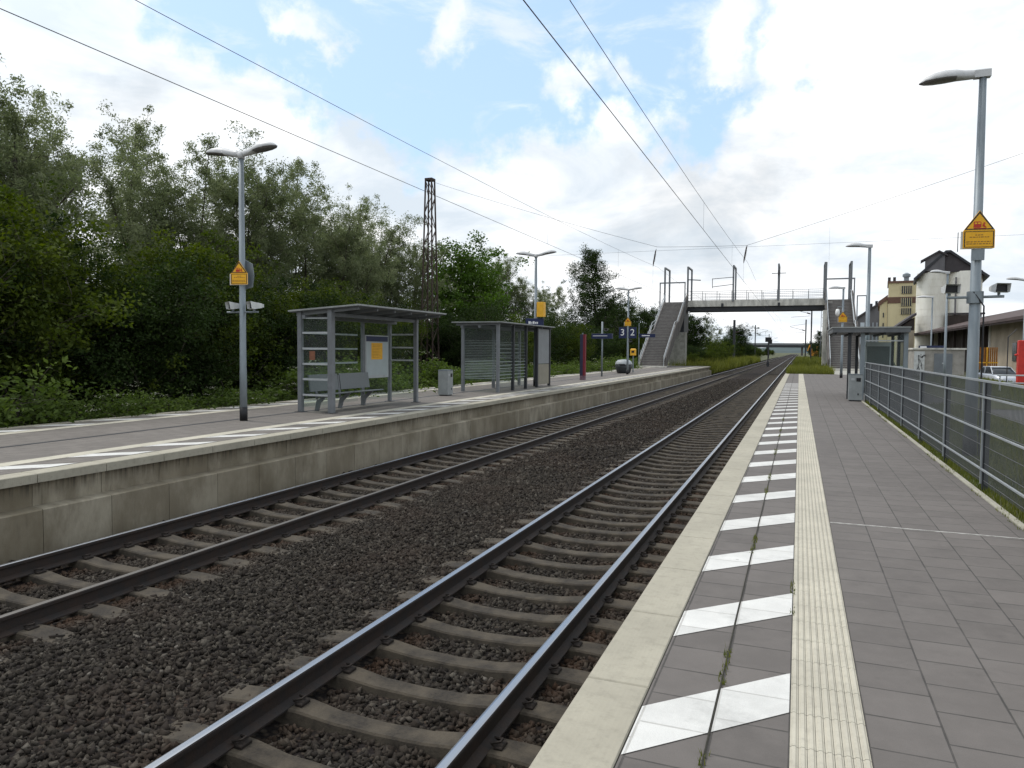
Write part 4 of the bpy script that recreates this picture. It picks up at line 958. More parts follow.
def lattice(x, y, z0, H, w0, w1, label, grp='steel lattice masts of the overhead line', mat=rust, rz=0):
    t = empty('lattice_mast', (x, y, z0), rz); tag(t, label, 'mast', grp)
    for sx in (-1, 1):
        for sy in (-1, 1):
            MB().bar((sx * w0 / 2, sy * w0 / 2, 0), (sx * w1 / 2, sy * w1 / 2, H), .075, .075).build('corner_leg', mat, t)
    br = MB(); n = int(H / (w0 * 1.05)); 
    for i in range(n):
        za, zb = H * i / n, H * (i + 1) / n; wa, wb = w0 + (w1 - w0) * i / n, w0 + (w1 - w0) * (i + 1) / n; s_ = 1 if i % 2 else -1
        for f_ in (-1, 1):
            br.bar((f_ * wa / 2, -s_ * wa / 2, za), (f_ * wb / 2, s_ * wb / 2, zb), .04, .03); br.bar((-s_ * wa / 2, f_ * wa / 2, za), (s_ * wb / 2, f_ * wb / 2, zb), .04, .03)
    br.build('lattice_bracing', mat, t); MB().box(-w1 / 2 - .04, w1 / 2 + .04, -w1 / 2 - .04, w1 / 2 + .04, H, H + .14).build('mast_cap', mat, t)
    MB().box(-w0 / 2 - .2, w0 / 2 + .2, -w0 / 2 - .2, w0 / 2 + .2, -.3, .15).build('footing', conc, t)
    return t
lattice(-20.9, 39.5, -.9, 12.6, .88, .40, 'tall rusty lattice mast rising behind the open fronted shelter')
lattice(16.5, 39.5, -.2, 14.2, .95, .45, 'tall lattice mast on the right carrying the cross wires over the platforms')
hs = empty('cross_span', (-5, 39.5, 7)); tag(hs, 'cross wires hung between the masts above both platforms with hanging insulators', 'cross wires')
Y = 39.5
for a, b_ in (((-20.9, Y, 11.7), (-7.2, Y, 7.15)), ((-7.2, Y, 7.15), (-2.62, Y, 7.03)), ((-2.62, Y, 7.03), (16.4, Y, 13.0))): part(MB().tube(sagline(a, b_, .12 if abs(a[0] - b_[0]) > 6 else .02), .008, 5), 'span_wire', wirem, hs)
part(MB().tube([(-20.9, Y + .15, 6.95), (16.4, Y + .15, 7.0)], .005, 5), 'steady_wire', wirem, hs)
part(MB().tube([(1.26, Y, 8.05), (1.26, Y, 5.6)], .004, 4), 'dropper_wire', wirem, hs)
for x in (-7.3, -2.65):
    mb = MB(); mb.tube([(x + .04, Y, 7.05), (x, Y, 6.9), (x - .1, Y, 6.3), (x - .12, Y, 6.12)], [.01, .035, .035, .01], 6)
    for k in range(7): g = .15 + .1 * k; mb.lathe([(.02, -.015), (.07, 0), (.02, .02)], (x - .1 * g, Y, 6.9 - .62 * g - .05), 8)
    part(mb, 'insulator', insul, hs); part(MB().tube([(x - .12, Y, 6.15), (x - .12, Y, 4.97)], .004, 4), 'stay_wire', wirem, hs)
def polemast(x, y, H, label, side, r=.13, z0=-.9):
    t = empty('wire_mast', (x, y, z0)); tag(t, label, 'mast', 'plain catenary masts beyond the footbridge')
    MB().box(-r, r, -r, r, 0, H).build('post', darksteel, t)
    mb = MB(); mb.bar((0, 0, H - 2.4), (side * 3.2, 0, H - 1.5), .07); mb.bar((0, 0, H - .9), (side * 3.2, 0, H - 1.4), .05); mb.bar((side * .3, 0, H - 2.7), (side * 3.4, 0, H - 2.9), .05); mb.build('cantilever', darksteel, t)
    mb = MB(); mb.tube([(side * .25, 0, H - 2.33), (side * .8, 0, H - 2.16)], .11, 8); mb.build('insulator', insul, t); return t
polemast(-11.2, 140, 8.3, 'brown catenary mast in front of the bushes left of the tracks beyond the footbridge', 1, .2)
polemast(-11.0, 205, 9.6, 'distant catenary mast left of the tracks above the round dark tree', 1)
polemast(1.2, 168, 9.4, 'distant grey catenary mast right of the tracks, left one of a close pair', -1)
polemast(1.9, 140, 11.6, 'tall pale catenary mast right of the tracks beyond the footbridge', -1, .12)
polemast(-11.0, 300, 9.4, 'very distant catenary mast left of the tracks near the road bridge', 1)
lattice(4.0, 150, -.9, 11.8, .75, .5, 'grey lattice mast seen beside the right pier of the footbridge', mat=paintgrey)
# signal between the tracks
sg = empty('railway_signal', (-4.95, 132, -.93)); tag(sg, 'dark railway signal on a post between the two tracks beyond the footbridge', 'signal')
MB().box(-.08, .08, -.08, .08, 0, 4.7).build('post', darksteel, sg); MB().box(-.5, .5, -.2, .2, 4.2, 5.0, 0, .03).build('signal_head', black, sg); MB().box(.0, .62, -.22, .1, 3.9, 4.6, 0, .03).build('signal_hood', black, sg)
MB().box(-.2, .2, -.25, .25, 0, .8, 0, .02).build('relay_box', darksteel, sg); MB().tube([(-.5, 0, 5.0), (-.5, 0, 5.9), (.5, 0, 5.9), (.5, 0, 5.0)], .03, 5).build('ladder_hoop', darksteel, sg)
# distant road bridge and hills
rb = empty('road_bridge', (-30, 620, 0)); tag(rb, 'distant dark road bridge crossing the whole view beyond the footbridge', 'bridge')
part(MB().box(-190, 190, 620, 632, 5.2, 7.4), 'bridge_deck', darksteel, rb); part(MB().box(-190, 190, 619.6, 620, 7.0, 8.6), 'bridge_parapet', paintgrey, rb)
for x in (-70, -47, -24, 2, 25, 50): part(MB().box(x - .8, x + .8, 622, 630, -1.3, 5.2), 'bridge_pier', concdark, rb)
hm = M('hill_woods', (.05, .075, .075), .95, 0, .3, .01)
rng = np.random.default_rng(5); mb = MB(); xs = np.linspace(-2600, 2600, 70)
hz_ = 16 + 12 * np.sin(xs / 310 + 1) + 8 * np.sin(xs / 120) + rng.uniform(-2, 2, 70)
for i in range(69): mb.add([(xs[i], 2300, -2), (xs[i + 1], 2300, -2), (xs[i + 1], 2700, hz_[i + 1]), (xs[i], 2700, hz_[i]), (xs[i + 1], 3100, -2), (xs[i], 3100, -2)], [(0, 1, 2, 3), (3, 2, 4, 5)])
struct(mb.build('hills', hm))

# ================================================================== BUILDINGS ON THE RIGHT
cream = M('cream_render', (.62, .53, .32), .85, 0, .15, .25, stretch=(1, 1, .4))
silo_m = M('silo_concrete', (.76, .74, .66), .85, 0, .2, .35, c2=(.60, .575, .49), stretch=(1, 1, .25), bmp=.1, bscale=4)
slate = M('dark_slate', (.055, .048, .05), .8, 0, .25, .8)
brownroof = M('brown_roof', (.075, .05, .045), .8, 0, .3, .6)
timber = M('dark_timber', (.045, .034, .028), .85, 0, .35, 1.5, stretch=(1, 1, .3))
plaster = M('old_plaster', (.36, .30, .22), .9, 0, .25, .5, stretch=(1, 1, .5))
winm = M('window_glass', (.03, .033, .038), .2, 0, .2, 2)
brick = M('brown_band', (.15, .085, .06), .85, 0, .2, 1)
grey2 = M('grey_cladding', (.13, .125, .13), .8, 0, .25, .5, stretch=(1, 1, .3))
# silo: cluster of round bins under a dark pitched roof
st = empty('grain_silo', (16.4, 130, 0)); tag(st, 'pale round silo block with a dark pitched roof on the right', 'silo')
for cx, cy in ((19.15, 132.3), (23.4, 132.3), (19.15, 137.0), (23.4, 137.0)):
    mb = MB()
    for k in range(13): z0, z1 = -.8 + k * 1.15, -.8 + (k + 1) * 1.15; mb.lathe([(2.3, z0), (2.3, z1 - .06), (2.26, z1 - .05), (2.26, z1)], (cx, cy, 0), 36)
    part(mb, 'silo_bin', silo_m, st)
part(MB().box(20.9, 21.7, 131.6, 137, -.3, 13.9), 'silo_wall', concdark, st)
part(MB().prism([(17.3, 14.05), (25.6, 14.05), (21.4, 17.0), (20.6, 17.0)], 'y', 130.2, 139.6), 'roof', slate, st)
part(MB().prism([(16.5, 12.95), (17.3, 13.55), (20.7, 17.0), (21.2, 17.0), (23.6, 15.1), (26.3, 13.0), (26.45, 13.25), (23.7, 15.4), (21.3, 17.35), (20.6, 17.35), (16.4, 13.25)], 'y', 129.8, 140), 'roof_edge', darksteel, st)
part(MB().prism([(17.9, 14.3), (20.55, 14.3), (20.55, 16.75), (19.75, 17.15), (17.9, 16.05)], 'y', 129.9, 131.2), 'dormer', grey2, st); part(MB().prism([(17.3, 15.65), (19.75, 17.12), (20.9, 16.45), (20.9, 16.7), (19.75, 17.4), (17.3, 15.95)], 'y', 129.6, 131.6), 'dormer_roof', slate, st)
part(MB().box(20.9, 24.0, 129.8, 130.6, 3.6, 7.4), 'timber_hatch', timber, st); part(MB().box(24.1, 25.6, 130.0, 131, 3.6, 7.6), 'grey_hatch', M('hatch', (.40, .42, .43), .7, 0, .1), st)
part(MB().tube([(22.1, 130.1, 3.5), (22.1, 130.1, 13.2)], .12, 8), 'downpipe', grey2, st); part(MB().box(21.0, 26, 129.7, 130.5, 7.5, 7.75), 'hatch_canopy', slate, st)
part(MB().tube([(22.3, 133, 17.4), (22.3, 133, 20.4)], .06, 6), 'aerial', darksteel, st)
st.rotation_euler = (0, 0, -R(7.0))
# cream factory with brown band
cf = empty('factory_building', (15.9, 160, 0)); tag(cf, 'cream yellow factory tower with a brown band and louvred windows', 'factory')
part(MB().box(15.9, 22.7, 160, 172, -.3, 15.1), 'wall', cream, cf); part(MB().box(15.8, 22.8, 159.9, 172.1, 11.2, 12.4), 'brown_band', brick, cf); part(MB().box(15.7, 22.9, 159.8, 172.2, 15.1, 15.5), 'roof_edge', brick, cf)
for z0, z1 in ((13.0, 14.5), (10.6, 12.2), (9.0, 10.2)):
    wn = part(MB().box(18.1, 20.0, 159.82, 159.99, z0, z1), 'window', winm, cf); mb = MB()
    for k in range(6): mb.box(18.1 + k * .36, 18.18 + k * .36, 159.74, 159.815, z0, z1)
    part(mb, 'window_louvres', cream, cf)
part(MB().lathe([(.45, 0), (.45, .9), (.7, 1.0), (.7, 1.5), (.2, 1.8)], (19.0, 163, 15.5), 14), 'roof_vent', galv, cf)
for x in (16.0, 16.9): part(MB().box(x - .25, x + .25, 160.5, 161.1, 15.5, 16.3), 'chimney', slate, cf)
cf.rotation_euler = (0, 0, -R(5.6))
fa = empty('factory_annexe', (15.88, 160.4, 0)); tag(fa, 'lower cream annexe with a sloping brown roof left of the cream tower', 'factory')
part(MB().prism([(14.5, -.8), (15.88, -.8), (15.88, 12.0), (14.5, 10.8)], 'y', 160.4, 178), 'wall', cream, fa); part(MB().prism([(14.2, 10.6), (15.88, 12.01), (15.88, 12.9), (14.2, 11.6)], 'y', 160.2, 178.2), 'roof', brick, fa)
for k in range(3): part(MB().box(15.1, 15.3, 160.3, 160.39, 4.5 + k * 2, 5.4 + k * 2), 'window', winm, fa)
fa.rotation_euler = (0, 0, -R(5.3))
gh = empty('grey_warehouse', (12.6, 190, 0)); tag(gh, 'dark grey warehouse with rooftop pipes behind the right staircase', 'warehouse')
part(MB().prism([(12.6, -.8), (20, -.8), (20, 14.0), (17.2, 12.9), (12.6, 9.6)], 'y', 190, 215), 'wall', grey2, gh); part(MB().prism([(12.2, 9.35), (17.2, 12.91), (20.3, 14.1), (20.3, 14.5), (17.1, 13.3), (12.2, 9.8)], 'y', 189.6, 215.4), 'roof', slate, gh)
for k in range(4): part(MB().box(14.9 + k * .8, 15.25 + k * .8, 189.9, 190.02, 4.0, 8.6), 'window', bpy.data.materials.get('pale_window') or M('pale_window', (.27, .29, .32), .5, 0, .1), gh)
part(MB().box(13.2, 14.1, 189.5, 189.98, 3.5, 8.6), 'pale_panel', M('pale_panel', (.50, .55, .60), .6, 0, .1), gh)
for k, (x, h) in enumerate(((14.6, 1.0), (15.4, .7), (16.5, .9))): part(MB().tube([(x, 192, 10), (x, 192, 12.0 + h + k * .4)], .3, 8), 'roof_pipe', darksteel, gh)
gh.rotation_euler = (0, 0, -R(4))
bh = empty('brown_house', (18, 128, 0)); tag(bh, 'low house with a steep brown roof between the cream tower and the silo', 'house')
part(MB().prism([(126, -.3), (127.5, -.3), (127.5, 5), (126, 5)], 'x', 13.9, 16.2), 'wall', plaster, bh); part(MB().prism([(13.6, 5.2), (16.4, 7.3), (16.4, 7.7), (13.6, 5.6)], 'y', 125.6, 131), 'roof', slate, bh); part(MB().prism([(13.9, 5.0), (16.2, 5.0), (16.2, 6.95), (13.9, 5.2)], 'y', 126, 130), 'gable', timber, bh); part(MB().box(14.2, 15.0, 125.9, 125.99, 3.2, 4.6), 'window', winm, bh)
# long goods shed: deep dark eaves, cream gable end nearest
gs = empty('goods_shed', (20, 95, 0)); tag(gs, 'long goods shed with brown roof, dark open bays and beige wall', 'shed')
part(MB().prism([(16.9, 4.25), (28, 7.2), (39, 4.25), (39, 4.65), (28, 7.6), (16.9, 4.65)], 'y', 62, 140), 'roof', brownroof, gs)
part(MB().box(16.78, 16.899, 62, 140, 4.42, 4.68), 'gutter', brownroof, gs)
part(MB().box(20.6, 38, 90, 139, -1, 5.15), 'dark_wall', timber, gs); part(MB().box(18.6, 38, 64, 89.9, -1, 4.65), 'wall', plaster, gs)
for k in range(9): part(MB().box(18.5, 18.8, 92 + k * 5.6, 92.3 + k * 5.6, -1, 4.6), 'eaves_post', timber, gs)
for k in range(4): part(MB().box(18.52, 18.6, 65.5 + k * 4.6, 66.9 + k * 4.6, .9, 2.6), 'window', winm, gs)
for k in range(3): part(MB().box(18.45, 18.599, 64.2 + k * 12.6, 64.5 + k * 12.6, -1, 4.5), 'wall_pilaster', concpale, gs)
part(MB().box(18.9, 20.5, 133, 138.5, -.5, 3.4), 'red_door', M('red_door', (.16, .012, .02), .7, 0, .2), gs)
# orange lattice gate, grey cabinet, red stand pipe, car, guard rail
og = empty('orange_gate', (14.75, 72.5, -.8)); tag(og, 'rust orange slatted gate under the shed eaves with yellow bars', 'gate')
mb = MB()
for k in range(11): mb.box(-.75 + k * .15, -.65 + k * .15, -.02, .02, .1, 2.9)
mb.build('slats', M('orange_slats', (.30, .12, .02), .8, 0, .3, 3), og); MB().box(-.85, .9, -.06, -.021, 1.55, 1.65).build('yellow_bar', yellow2, og); MB().box(.05, .13, -.06, -.021, .1, 2.9).build('yellow_bar', yellow2, og)
cb_ = empty('equipment_cabinet', (9.35, 60.5, -.15)); tag(cb_, 'flat roofed grey concrete equipment hut with a grey steel door and graffiti', 'equipment hut')
MB().box(-1.6, 1.6, -.4, 2.4, -.7, 1.98).build('wall', M('hut_concrete', (.30, .28, .25), .9, 0, .25, 1.5, bmp=.2, bscale=30), cb_); MB().box(-1.7, 1.7, -.5, 2.5, 1.981, 2.1).build('roof', concpale, cb_)
d_ = MB().box(-.3, .85, -.43, -.401, .1, 1.7).build('door', M('hut_door', (.16, .175, .19), .6, .1, .15, 2), cb_); MB().box(.2, .35, -.45, -.431, .95, 1.05).build('door_handle', lightbar, d_)
MB().box(-1.58, -.9, -.43, -.401, .05, 1.85).build('white_panel', M('hut_white', (.50, .51, .5), .7, 0, .2), cb_)
gm = MB(); rr = random.Random(2)
for k in range(9):
    p0 = (rr.uniform(-1.5, -1), -.436, rr.uniform(.4, 1.6)); gm.tube([p0, (p0[0] + rr.uniform(-.15, .2), -.436, p0[2] + rr.uniform(-.2, .3)), (p0[0] + rr.uniform(-.05, .25), -.436, p0[2] + rr.uniform(-.3, .2))], .022, 5)
gm.build('graffiti', M('graffiti_ink', (.03, .03, .035), .6, 0, .1), cb_)
rp_ = empty('red_standpipe', (10.75, 45, -.45)); tag(rp_, 'thick red upright post at the right edge behind the fence, grown with leaves', 'post')
MB().box(-.17, .17, -.17, .17, 0, 2.72, 0, .03).build('post', red, rp_); MB().box(.171, .5, -.1, .1, .3, 2.3, 0, .02).build('side_plate', red, rp_); MB().tube([(-.3, 0, 1.95), (0, 0, 2.05)], .05, 8).build('valve', red, rp_)
MB().tube([(-.55, .3, 0), (-.55, .3, 2.9), (-.2, .3, 3.3)], .025, 6).build('pipe', darksteel, rp_)
# silver car
car = empty('parked_car', (13.0, 60, -.8), R(12)); tag(car, 'silver hatchback car parked by the goods shed behind the fence', 'car')
silver = M('car_paint', (.50, .52, .55), .3, .4, .05); carg = M('car_glass', (.03, .035, .04), .1, 0, .05); tyre = M('tyre', (.015, .015, .016), .8, 0, .1)
def loft(secs, mat, name, root):
    mb = MB(); n = len(secs[0]); mb.v = [p for s_ in secs for p in s_]
    for i in range(len(secs) - 1):
        for k in range(n): mb.f.append((i * n + k, i * n + (k + 1) % n, (i + 1) * n + (k + 1) % n, (i + 1) * n + k)); mb.m.append(0)
    mb.f += [tuple(range(n)), tuple(range((len(secs) - 1) * n, len(secs) * n))]; mb.m += [0, 0]; return mb.build(name, mat, root, True)
def sec(y, hw, z0, z1, c=.1): return [(-hw, y, z0 + c), (-hw + c * .6, y, z0), (hw - c * .6, y, z0), (hw, y, z0 + c), (hw, y, z1 - c), (hw - c * 1.3, y, z1), (-hw + c * 1.3, y, z1), (-hw, y, z1 - c)]
loft([sec(-2.0, .62, .35, .68), sec(-1.9, .78, .25, .78), sec(-1.1, .86, .2, .93), sec(0, .88, .2, .97), sec(1.2, .87, .2, 1.0), sec(1.85, .8, .25, .98), sec(2.0, .68, .35, .85)], silver, 'body', car)
loft([sec(-1.05, .74, .93, .95, .01), sec(-.35, .62, .93, 1.42, .06), sec(.9, .62, .93, 1.46, .06), sec(1.7, .7, .95, 1.02, .02)], carg, 'cabin_glass', car)
loft([sec(-.42, .6, 1.40, 1.45, .015), sec(0, .6, 1.425, 1.485, .015), sec(.95, .58, 1.42, 1.48, .015)], silver, 'car_roof', car)
for sx in (-1, 1):
    for sy in (-1.25, 1.2):
        wl = MB(); v = wl.tube([(sx * .72, sy, .31), (sx * .9, sy, .31)], .31, 18).build('wheel', tyre, car, False); MB().tube([(sx * .9, sy, .31), (sx * .91, sy, .31)], .2, 14).build('wheel_rim', lightbar, v)
    MB().box(sx * .45, sx * .72, -1.99, -1.92, .55, .70, 0, .01).build('headlight', lett, car)
    for sy in (-.38, .35, 1.0): MB().bar((sx * .755, sy - (.5 if sy < 0 else 0) , .95), (sx * .625, sy + (.08 if sy < .9 else -.1), 1.43), .05).build('window_pillar', silver, car)
gr_ = empty('guard_rail', (10, 38, -.15)); tag(gr_, 'low white tubular guard rail between fence and yard on the right', 'guard rail')
for k in range(6): part(MB().tube([(8.3 + k * 1.5, 38, -.9), (8.3 + k * 1.5, 38, .62)], .035, 8), 'rail_post', lightbar, gr_)
for z in (.62, .28): part(MB().tube([(8.2, 38, z), (16.2, 38, z)], .035, 8), 'rail_tube', lightbar, gr_)
# orange and yellow track machine by the line far off on the right
ex = empty('track_machine', (5.2, 262, -.2)); tag(ex, 'distant orange yellow track machine beside the line under the trees', 'track machine')
om = M('machine_orange', (.62, .26, .015), .55, 0, .15, 1)
MB().box(-1.5, 1.5, -1, 1, .6, 2.0, 0, .1).build('machine_body', om, ex); MB().box(.1, 1.4, -1.0, 1.0, 2.001, 3.6, 0, .1).build('cab', om, ex); MB().box(.3, 1.2, -1.03, -1.001, 2.3, 3.3).build('cab_window', winm, ex)
MB().bar((-1.2, 0, 1.9), (-2.0, 0, 4.2), .35).build('boom', om, ex); MB().bar((-2.0, 0, 4.2), (-2.7, 0, 2.2), .3).build('boom', om, ex); MB().box(-1.7, 1.7, -1.1, 1.1, 0, .6, 0, .1).build('crawler_track', tyre, ex)

# ================================================================== VEGETATION
willow = [grow(11 + i, 10.5, 3.3, 70000, .12, .045, stems=6, f0=.14, droop=.3, sig=.19, trunk=.15, limbs=96, prof='column', mat=lf_willow, upk=1.35, wild=.8, name='willow') for i in range(3)]
birch = [grow(31 + i, 11.0, 2.2, 40000, .10, .05, stems=3, f0=.18, droop=.15, sig=.17, trunk=.10, limbs=64, prof='column', mat=lf_willow, upk=1.4, wild=.8, name='birch') for i in range(2)]
bushes = [grow(51 + i, 5.0, 2.9, 48000, .10, .055, stems=6, f0=.05, droop=.15, sig=.21, trunk=.08, limbs=84, prof='dome', mat=m_, upk=.7, wild=.9, name='bush') for i, m_ in enumerate((lf_bush, lf_dark, lf_bush))]
broad = [grow(71 + i, 9.0, 3.5, 26000, .19, .11, stems=1, f0=.12, droop=.1, sig=.36, trunk=.18, limbs=44, prof='round', mat=m_, upk=.7, name='broadleaf') for i, m_ in enumerate((lf_dark, lf_bright))]
conif = [grow(91, 14.0, 5.6, 48000, .18, .09, stems=1, f0=.06, droop=.12, sig=.30, trunk=.2, limbs=76, prof='cone', mat=lf_dark, upk=.32, name='dark_tree')]
weeds = [grow(111 + i, 1.0, .55, 2200, .065, .036, stems=4, f0=.15, droop=.2, sig=.12, trunk=.012, limbs=14, prof='dome', mat=lf_weed, upk=.8, name='weed') for i in range(3)]
def H_(kind_h, h): return h / kind_h
BG = 'trees behind the far platform'
back = [(-22, 12.9, 10.2, 0, 'w', 'silvery willow at the left edge of the picture, cut by the frame'),
 (-22.5, 15.1, 10.8, 1, 'w', 'tallest silvery willow at the far left above the yellow green shrub'),
 (-24.3, 17.2, 10.2, 2, 'w', 'silvery willow with a rounded shoulder left of the airy birch'),
 (-24, 20.5, 11.1, 0, 'b', 'airy thin birch with sky showing through its crown, left of the first lamp'),
 (-25.5, 22.9, 9.0, 1, 'w', 'low grey green willow in the dip between the birch and the first lamp'),
 (-24.5, 24.4, 11.3, 1, 'b', 'slender birch with a spiky top just left of the first lamp head'),
 (-24, 26.6, 12.0, 2, 'w', 'tall willow standing behind the head of the first lamp'),
 (-25.5, 29.2, 11.4, 0, 'w', 'willow directly right of the first lamp post'),
 (-25, 31.9, 12.6, 0, 'b', 'tall slender birch half way between the first lamp and the lattice mast'),
 (-24, 34.2, 10.6, 1, 'w', 'broad silvery willow above the roof of the open fronted shelter'),
 (-25.5, 37.2, 10.9, 2, 'w', 'silvery willow above the far end of the open fronted shelter'),
 (-26, 41.0, 11.8, 0, 'w', 'silvery willow left of the lattice mast, reaching towards it'),
 (-25.5, 45.0, 10.6, 2, 'w', 'willow standing right behind the lattice mast'),
 (-25.5, 52.9, 11.0, 1, 'g', 'bright green tree just right of the lattice mast'),
 (-27, 58.5, 10.5, 1, 'w', 'grey green willow between the bright green tree and the second lamp'),
 (-27, 64.6, 11.8, 0, 'w', 'willow with a pointed crown left of the second lamp post'),
 (-24, 66.0, 8.6, 1, 'w', 'low tree behind the second lamp post'),
 (-24, 73.0, 9.2, 1, 'b', 'thin spiky tree between the second lamp and the dark tall tree'),
 (-22, 83.0, 14.1, 0, 'c', 'tall dark cone shaped tree left of the left staircase'),
 (-24, 96.0, 9.0, 0, 'd', 'dark round tree behind the number signs 3 and 2'),
 (-25, 112, 9.6, 2, 'w', 'pale tree behind the upper part of the left staircase')]
rr = random.Random(21)
KIND = {'w': (willow, 10.5), 'b': (birch, 11.0), 'g': ([broad[0], broad[1]], 9.0), 'd': ([broad[0]], 9.0), 'c': (conif, 14.0)}
for x, y, h, k, t_, lab in back:
    ks, kh = KIND[t_]; me = ks[k % len(ks)]; s_ = h / kh
    place_tree(me, {'w': 'willow_tree', 'b': 'birch_tree', 'g': 'broadleaf_tree', 'd': 'broadleaf_tree', 'c': 'dark_tree'}[t_], lab, 'tree', x, y, -.9, s_ * (.84 if t_ in 'wb' else 1), rr.uniform(0, 6.28), s_, BG)
SGp = 'shrubs in front of the trees behind the far platform'
shr = [(-18.3, 9.6, 5.6, 1, 'dark shrub at the left picture edge below the willows'), (-18.6, 13.0, 6.2, 0, 'tall yellow green shrub at the far left of the picture'), (-18.6, 15.2, 5.1, 1, 'dark green shrub right of the tall yellow green shrub'),
 (-18.4, 16.6, 5.0, 1, 'dark green shrub half way between picture edge and first lamp'), (-19.2, 18.4, 6.0, 2, 'olive shrub just left of the first lamp post'), (-18.6, 20.0, 5.6, 0, 'bright olive shrub behind the first warning sign on the far platform'),
 (-18.6, 21.9, 4.8, 1, 'dark shrub between the first lamp and the open fronted shelter'), (-18.9, 24.4, 5.1, 2, 'olive shrub seen over the left roof corner of the open fronted shelter'), (-18.6, 26.6, 5.0, 0, 'yellow green shrub above the middle of the open fronted shelter roof'),
 (-20.2, 29.4, 5.2, 1, 'dark shrub seen through the notice board bay of the open fronted shelter'), (-23.2, 36.5, 5.1, 2, 'olive shrub left of the foot of the lattice mast'), (-22.9, 42.5, 4.8, 1, 'dark shrub near the foot of the lattice mast'),
 (-19.2, 42.0, 5.5, 1, 'dark shrub behind the near end of the enclosed shelter'), (-18.8, 46.0, 4.8, 2, 'olive shrub behind the middle of the enclosed shelter'), (-18.8, 51.0, 5.4, 1, 'dark shrub behind the far end of the enclosed shelter'),
 (-18.6, 57.5, 4.8, 0, 'shrub between the enclosed shelter and the blue pillar'), (-18.6, 64.5, 5.2, 1, 'dark shrub behind the blue and red pillar'), (-18.3, 72, 4.8, 1, 'dark shrub behind the departure board'), (-18.8, 82, 5.2, 2, 'shrub behind the grit bin'), (-19, 93, 4.8, 1, 'dark shrub behind the left staircase railing')]
for x, y, h, k, lab in shr: place_tree(bushes[k], 'shrub', lab, 'shrub', x, y, -.9, max(.95, h / 5.0), rr.uniform(0, 6.28), h / 5.0, SGp)
for i in range(22):
    y = 8 + i * 4.6; place_tree(bushes[(1, 2, 1)[i % 3]], 'shrub', 'dark shrub in the thicket behind the willows of the far platform', 'shrub', -23.2 - rr.uniform(0, 5), y + rr.uniform(-1, 1), -.9, 1.3, rr.uniform(0, 6.28), rr.uniform(.8, 1.05), 'thicket behind the willows')
# beyond the footbridge
far = [(-15.6, 112, 8.6, 'd', 'dark tree directly right of the left footbridge pier'), (-16.5, 120, 6.0, 'b0', 'olive bush right of the left footbridge pier'), (-12.6, 94, 2.3, 'b2', 'low bush in the tall weeds just beyond the far platform end'), (-11.2, 104, 2.6, 'b0', 'low olive bush beside the far track beyond the platform end'), (-12.0, 118, 3.2, 'b2', 'rounded low bush beside the far track near the brown mast'), (-13.8, 104, 3.4, 'b1', 'dark low bush behind the tall weeds beyond the platform end'), (-15.5, 141, 8.3, 'b', 'airy tree left of the brown catenary mast beyond the bridge'), (-13.4, 133, 4.6, 'b0', 'yellow green bush by the brown catenary mast'),
 (-13.6, 152, 5.6, 'd', 'dark tree right of the brown catenary mast'), (-12.2, 160, 8.0, 'd', 'round dark tree in the middle under the footbridge'), (-12.5, 158, 4.2, 'b2', 'bright bush at the foot of the round dark tree'), (-12, 195, 4.4, 'd', 'small dark tree right of the round dark tree'),
 (-19, 98, 8.6, 'd', 'dark tree behind the left staircase'), (4.6, 182, 6.6, 'c', 'small dark pointed tree beside the grey lattice mast'), (9.5, 210, 5.6, 'd', 'dark tree behind the right staircase'), (7.0, 230, 5.2, 'd', 'low dark tree right of the distant masts'), (4.0, 270, 5.2, 'd', 'distant dark tree right of the line'), (5.5, 170, 3.2, 'b2', 'green bush right of the track machine')]
for x, y, h, t_, lab in far:
    if t_[0] == 'b' and len(t_) == 2: me, kh, nm_ = bushes[int(t_[1])], 5.0, 'shrub'
    else: me, kh, nm_ = KIND[t_][0][0], KIND[t_][1], 'broadleaf_tree' if t_ == 'd' else 'dark_tree' if t_ == 'c' else 'birch_tree'
    place_tree(me, nm_, lab, 'tree' if nm_ != 'shrub' else 'shrub', x, y, -.9 if x < 0 else -.2, h / kh, rr.uniform(0, 6.28), None, 'trees and bushes beyond the footbridge')
for i in range(46):
    y = 215 + i * 8.5; sd_ = -1 if i % 2 else 1
    x = (-15 - rr.uniform(0, 9) - (y - 215) * .01) if sd_ < 0 else (7 + rr.uniform(0, 12))
    place_tree(broad[0] if i % 3 else bushes[0], 'broadleaf_tree' if i % 3 else 'shrub', 'distant tree in the green belt along the line towards the road bridge', 'tree', x, y, -1, rr.uniform(.4, .62) * (1 if i % 3 else 1.4), rr.uniform(0, 6.28), None, 'distant trees along the line')
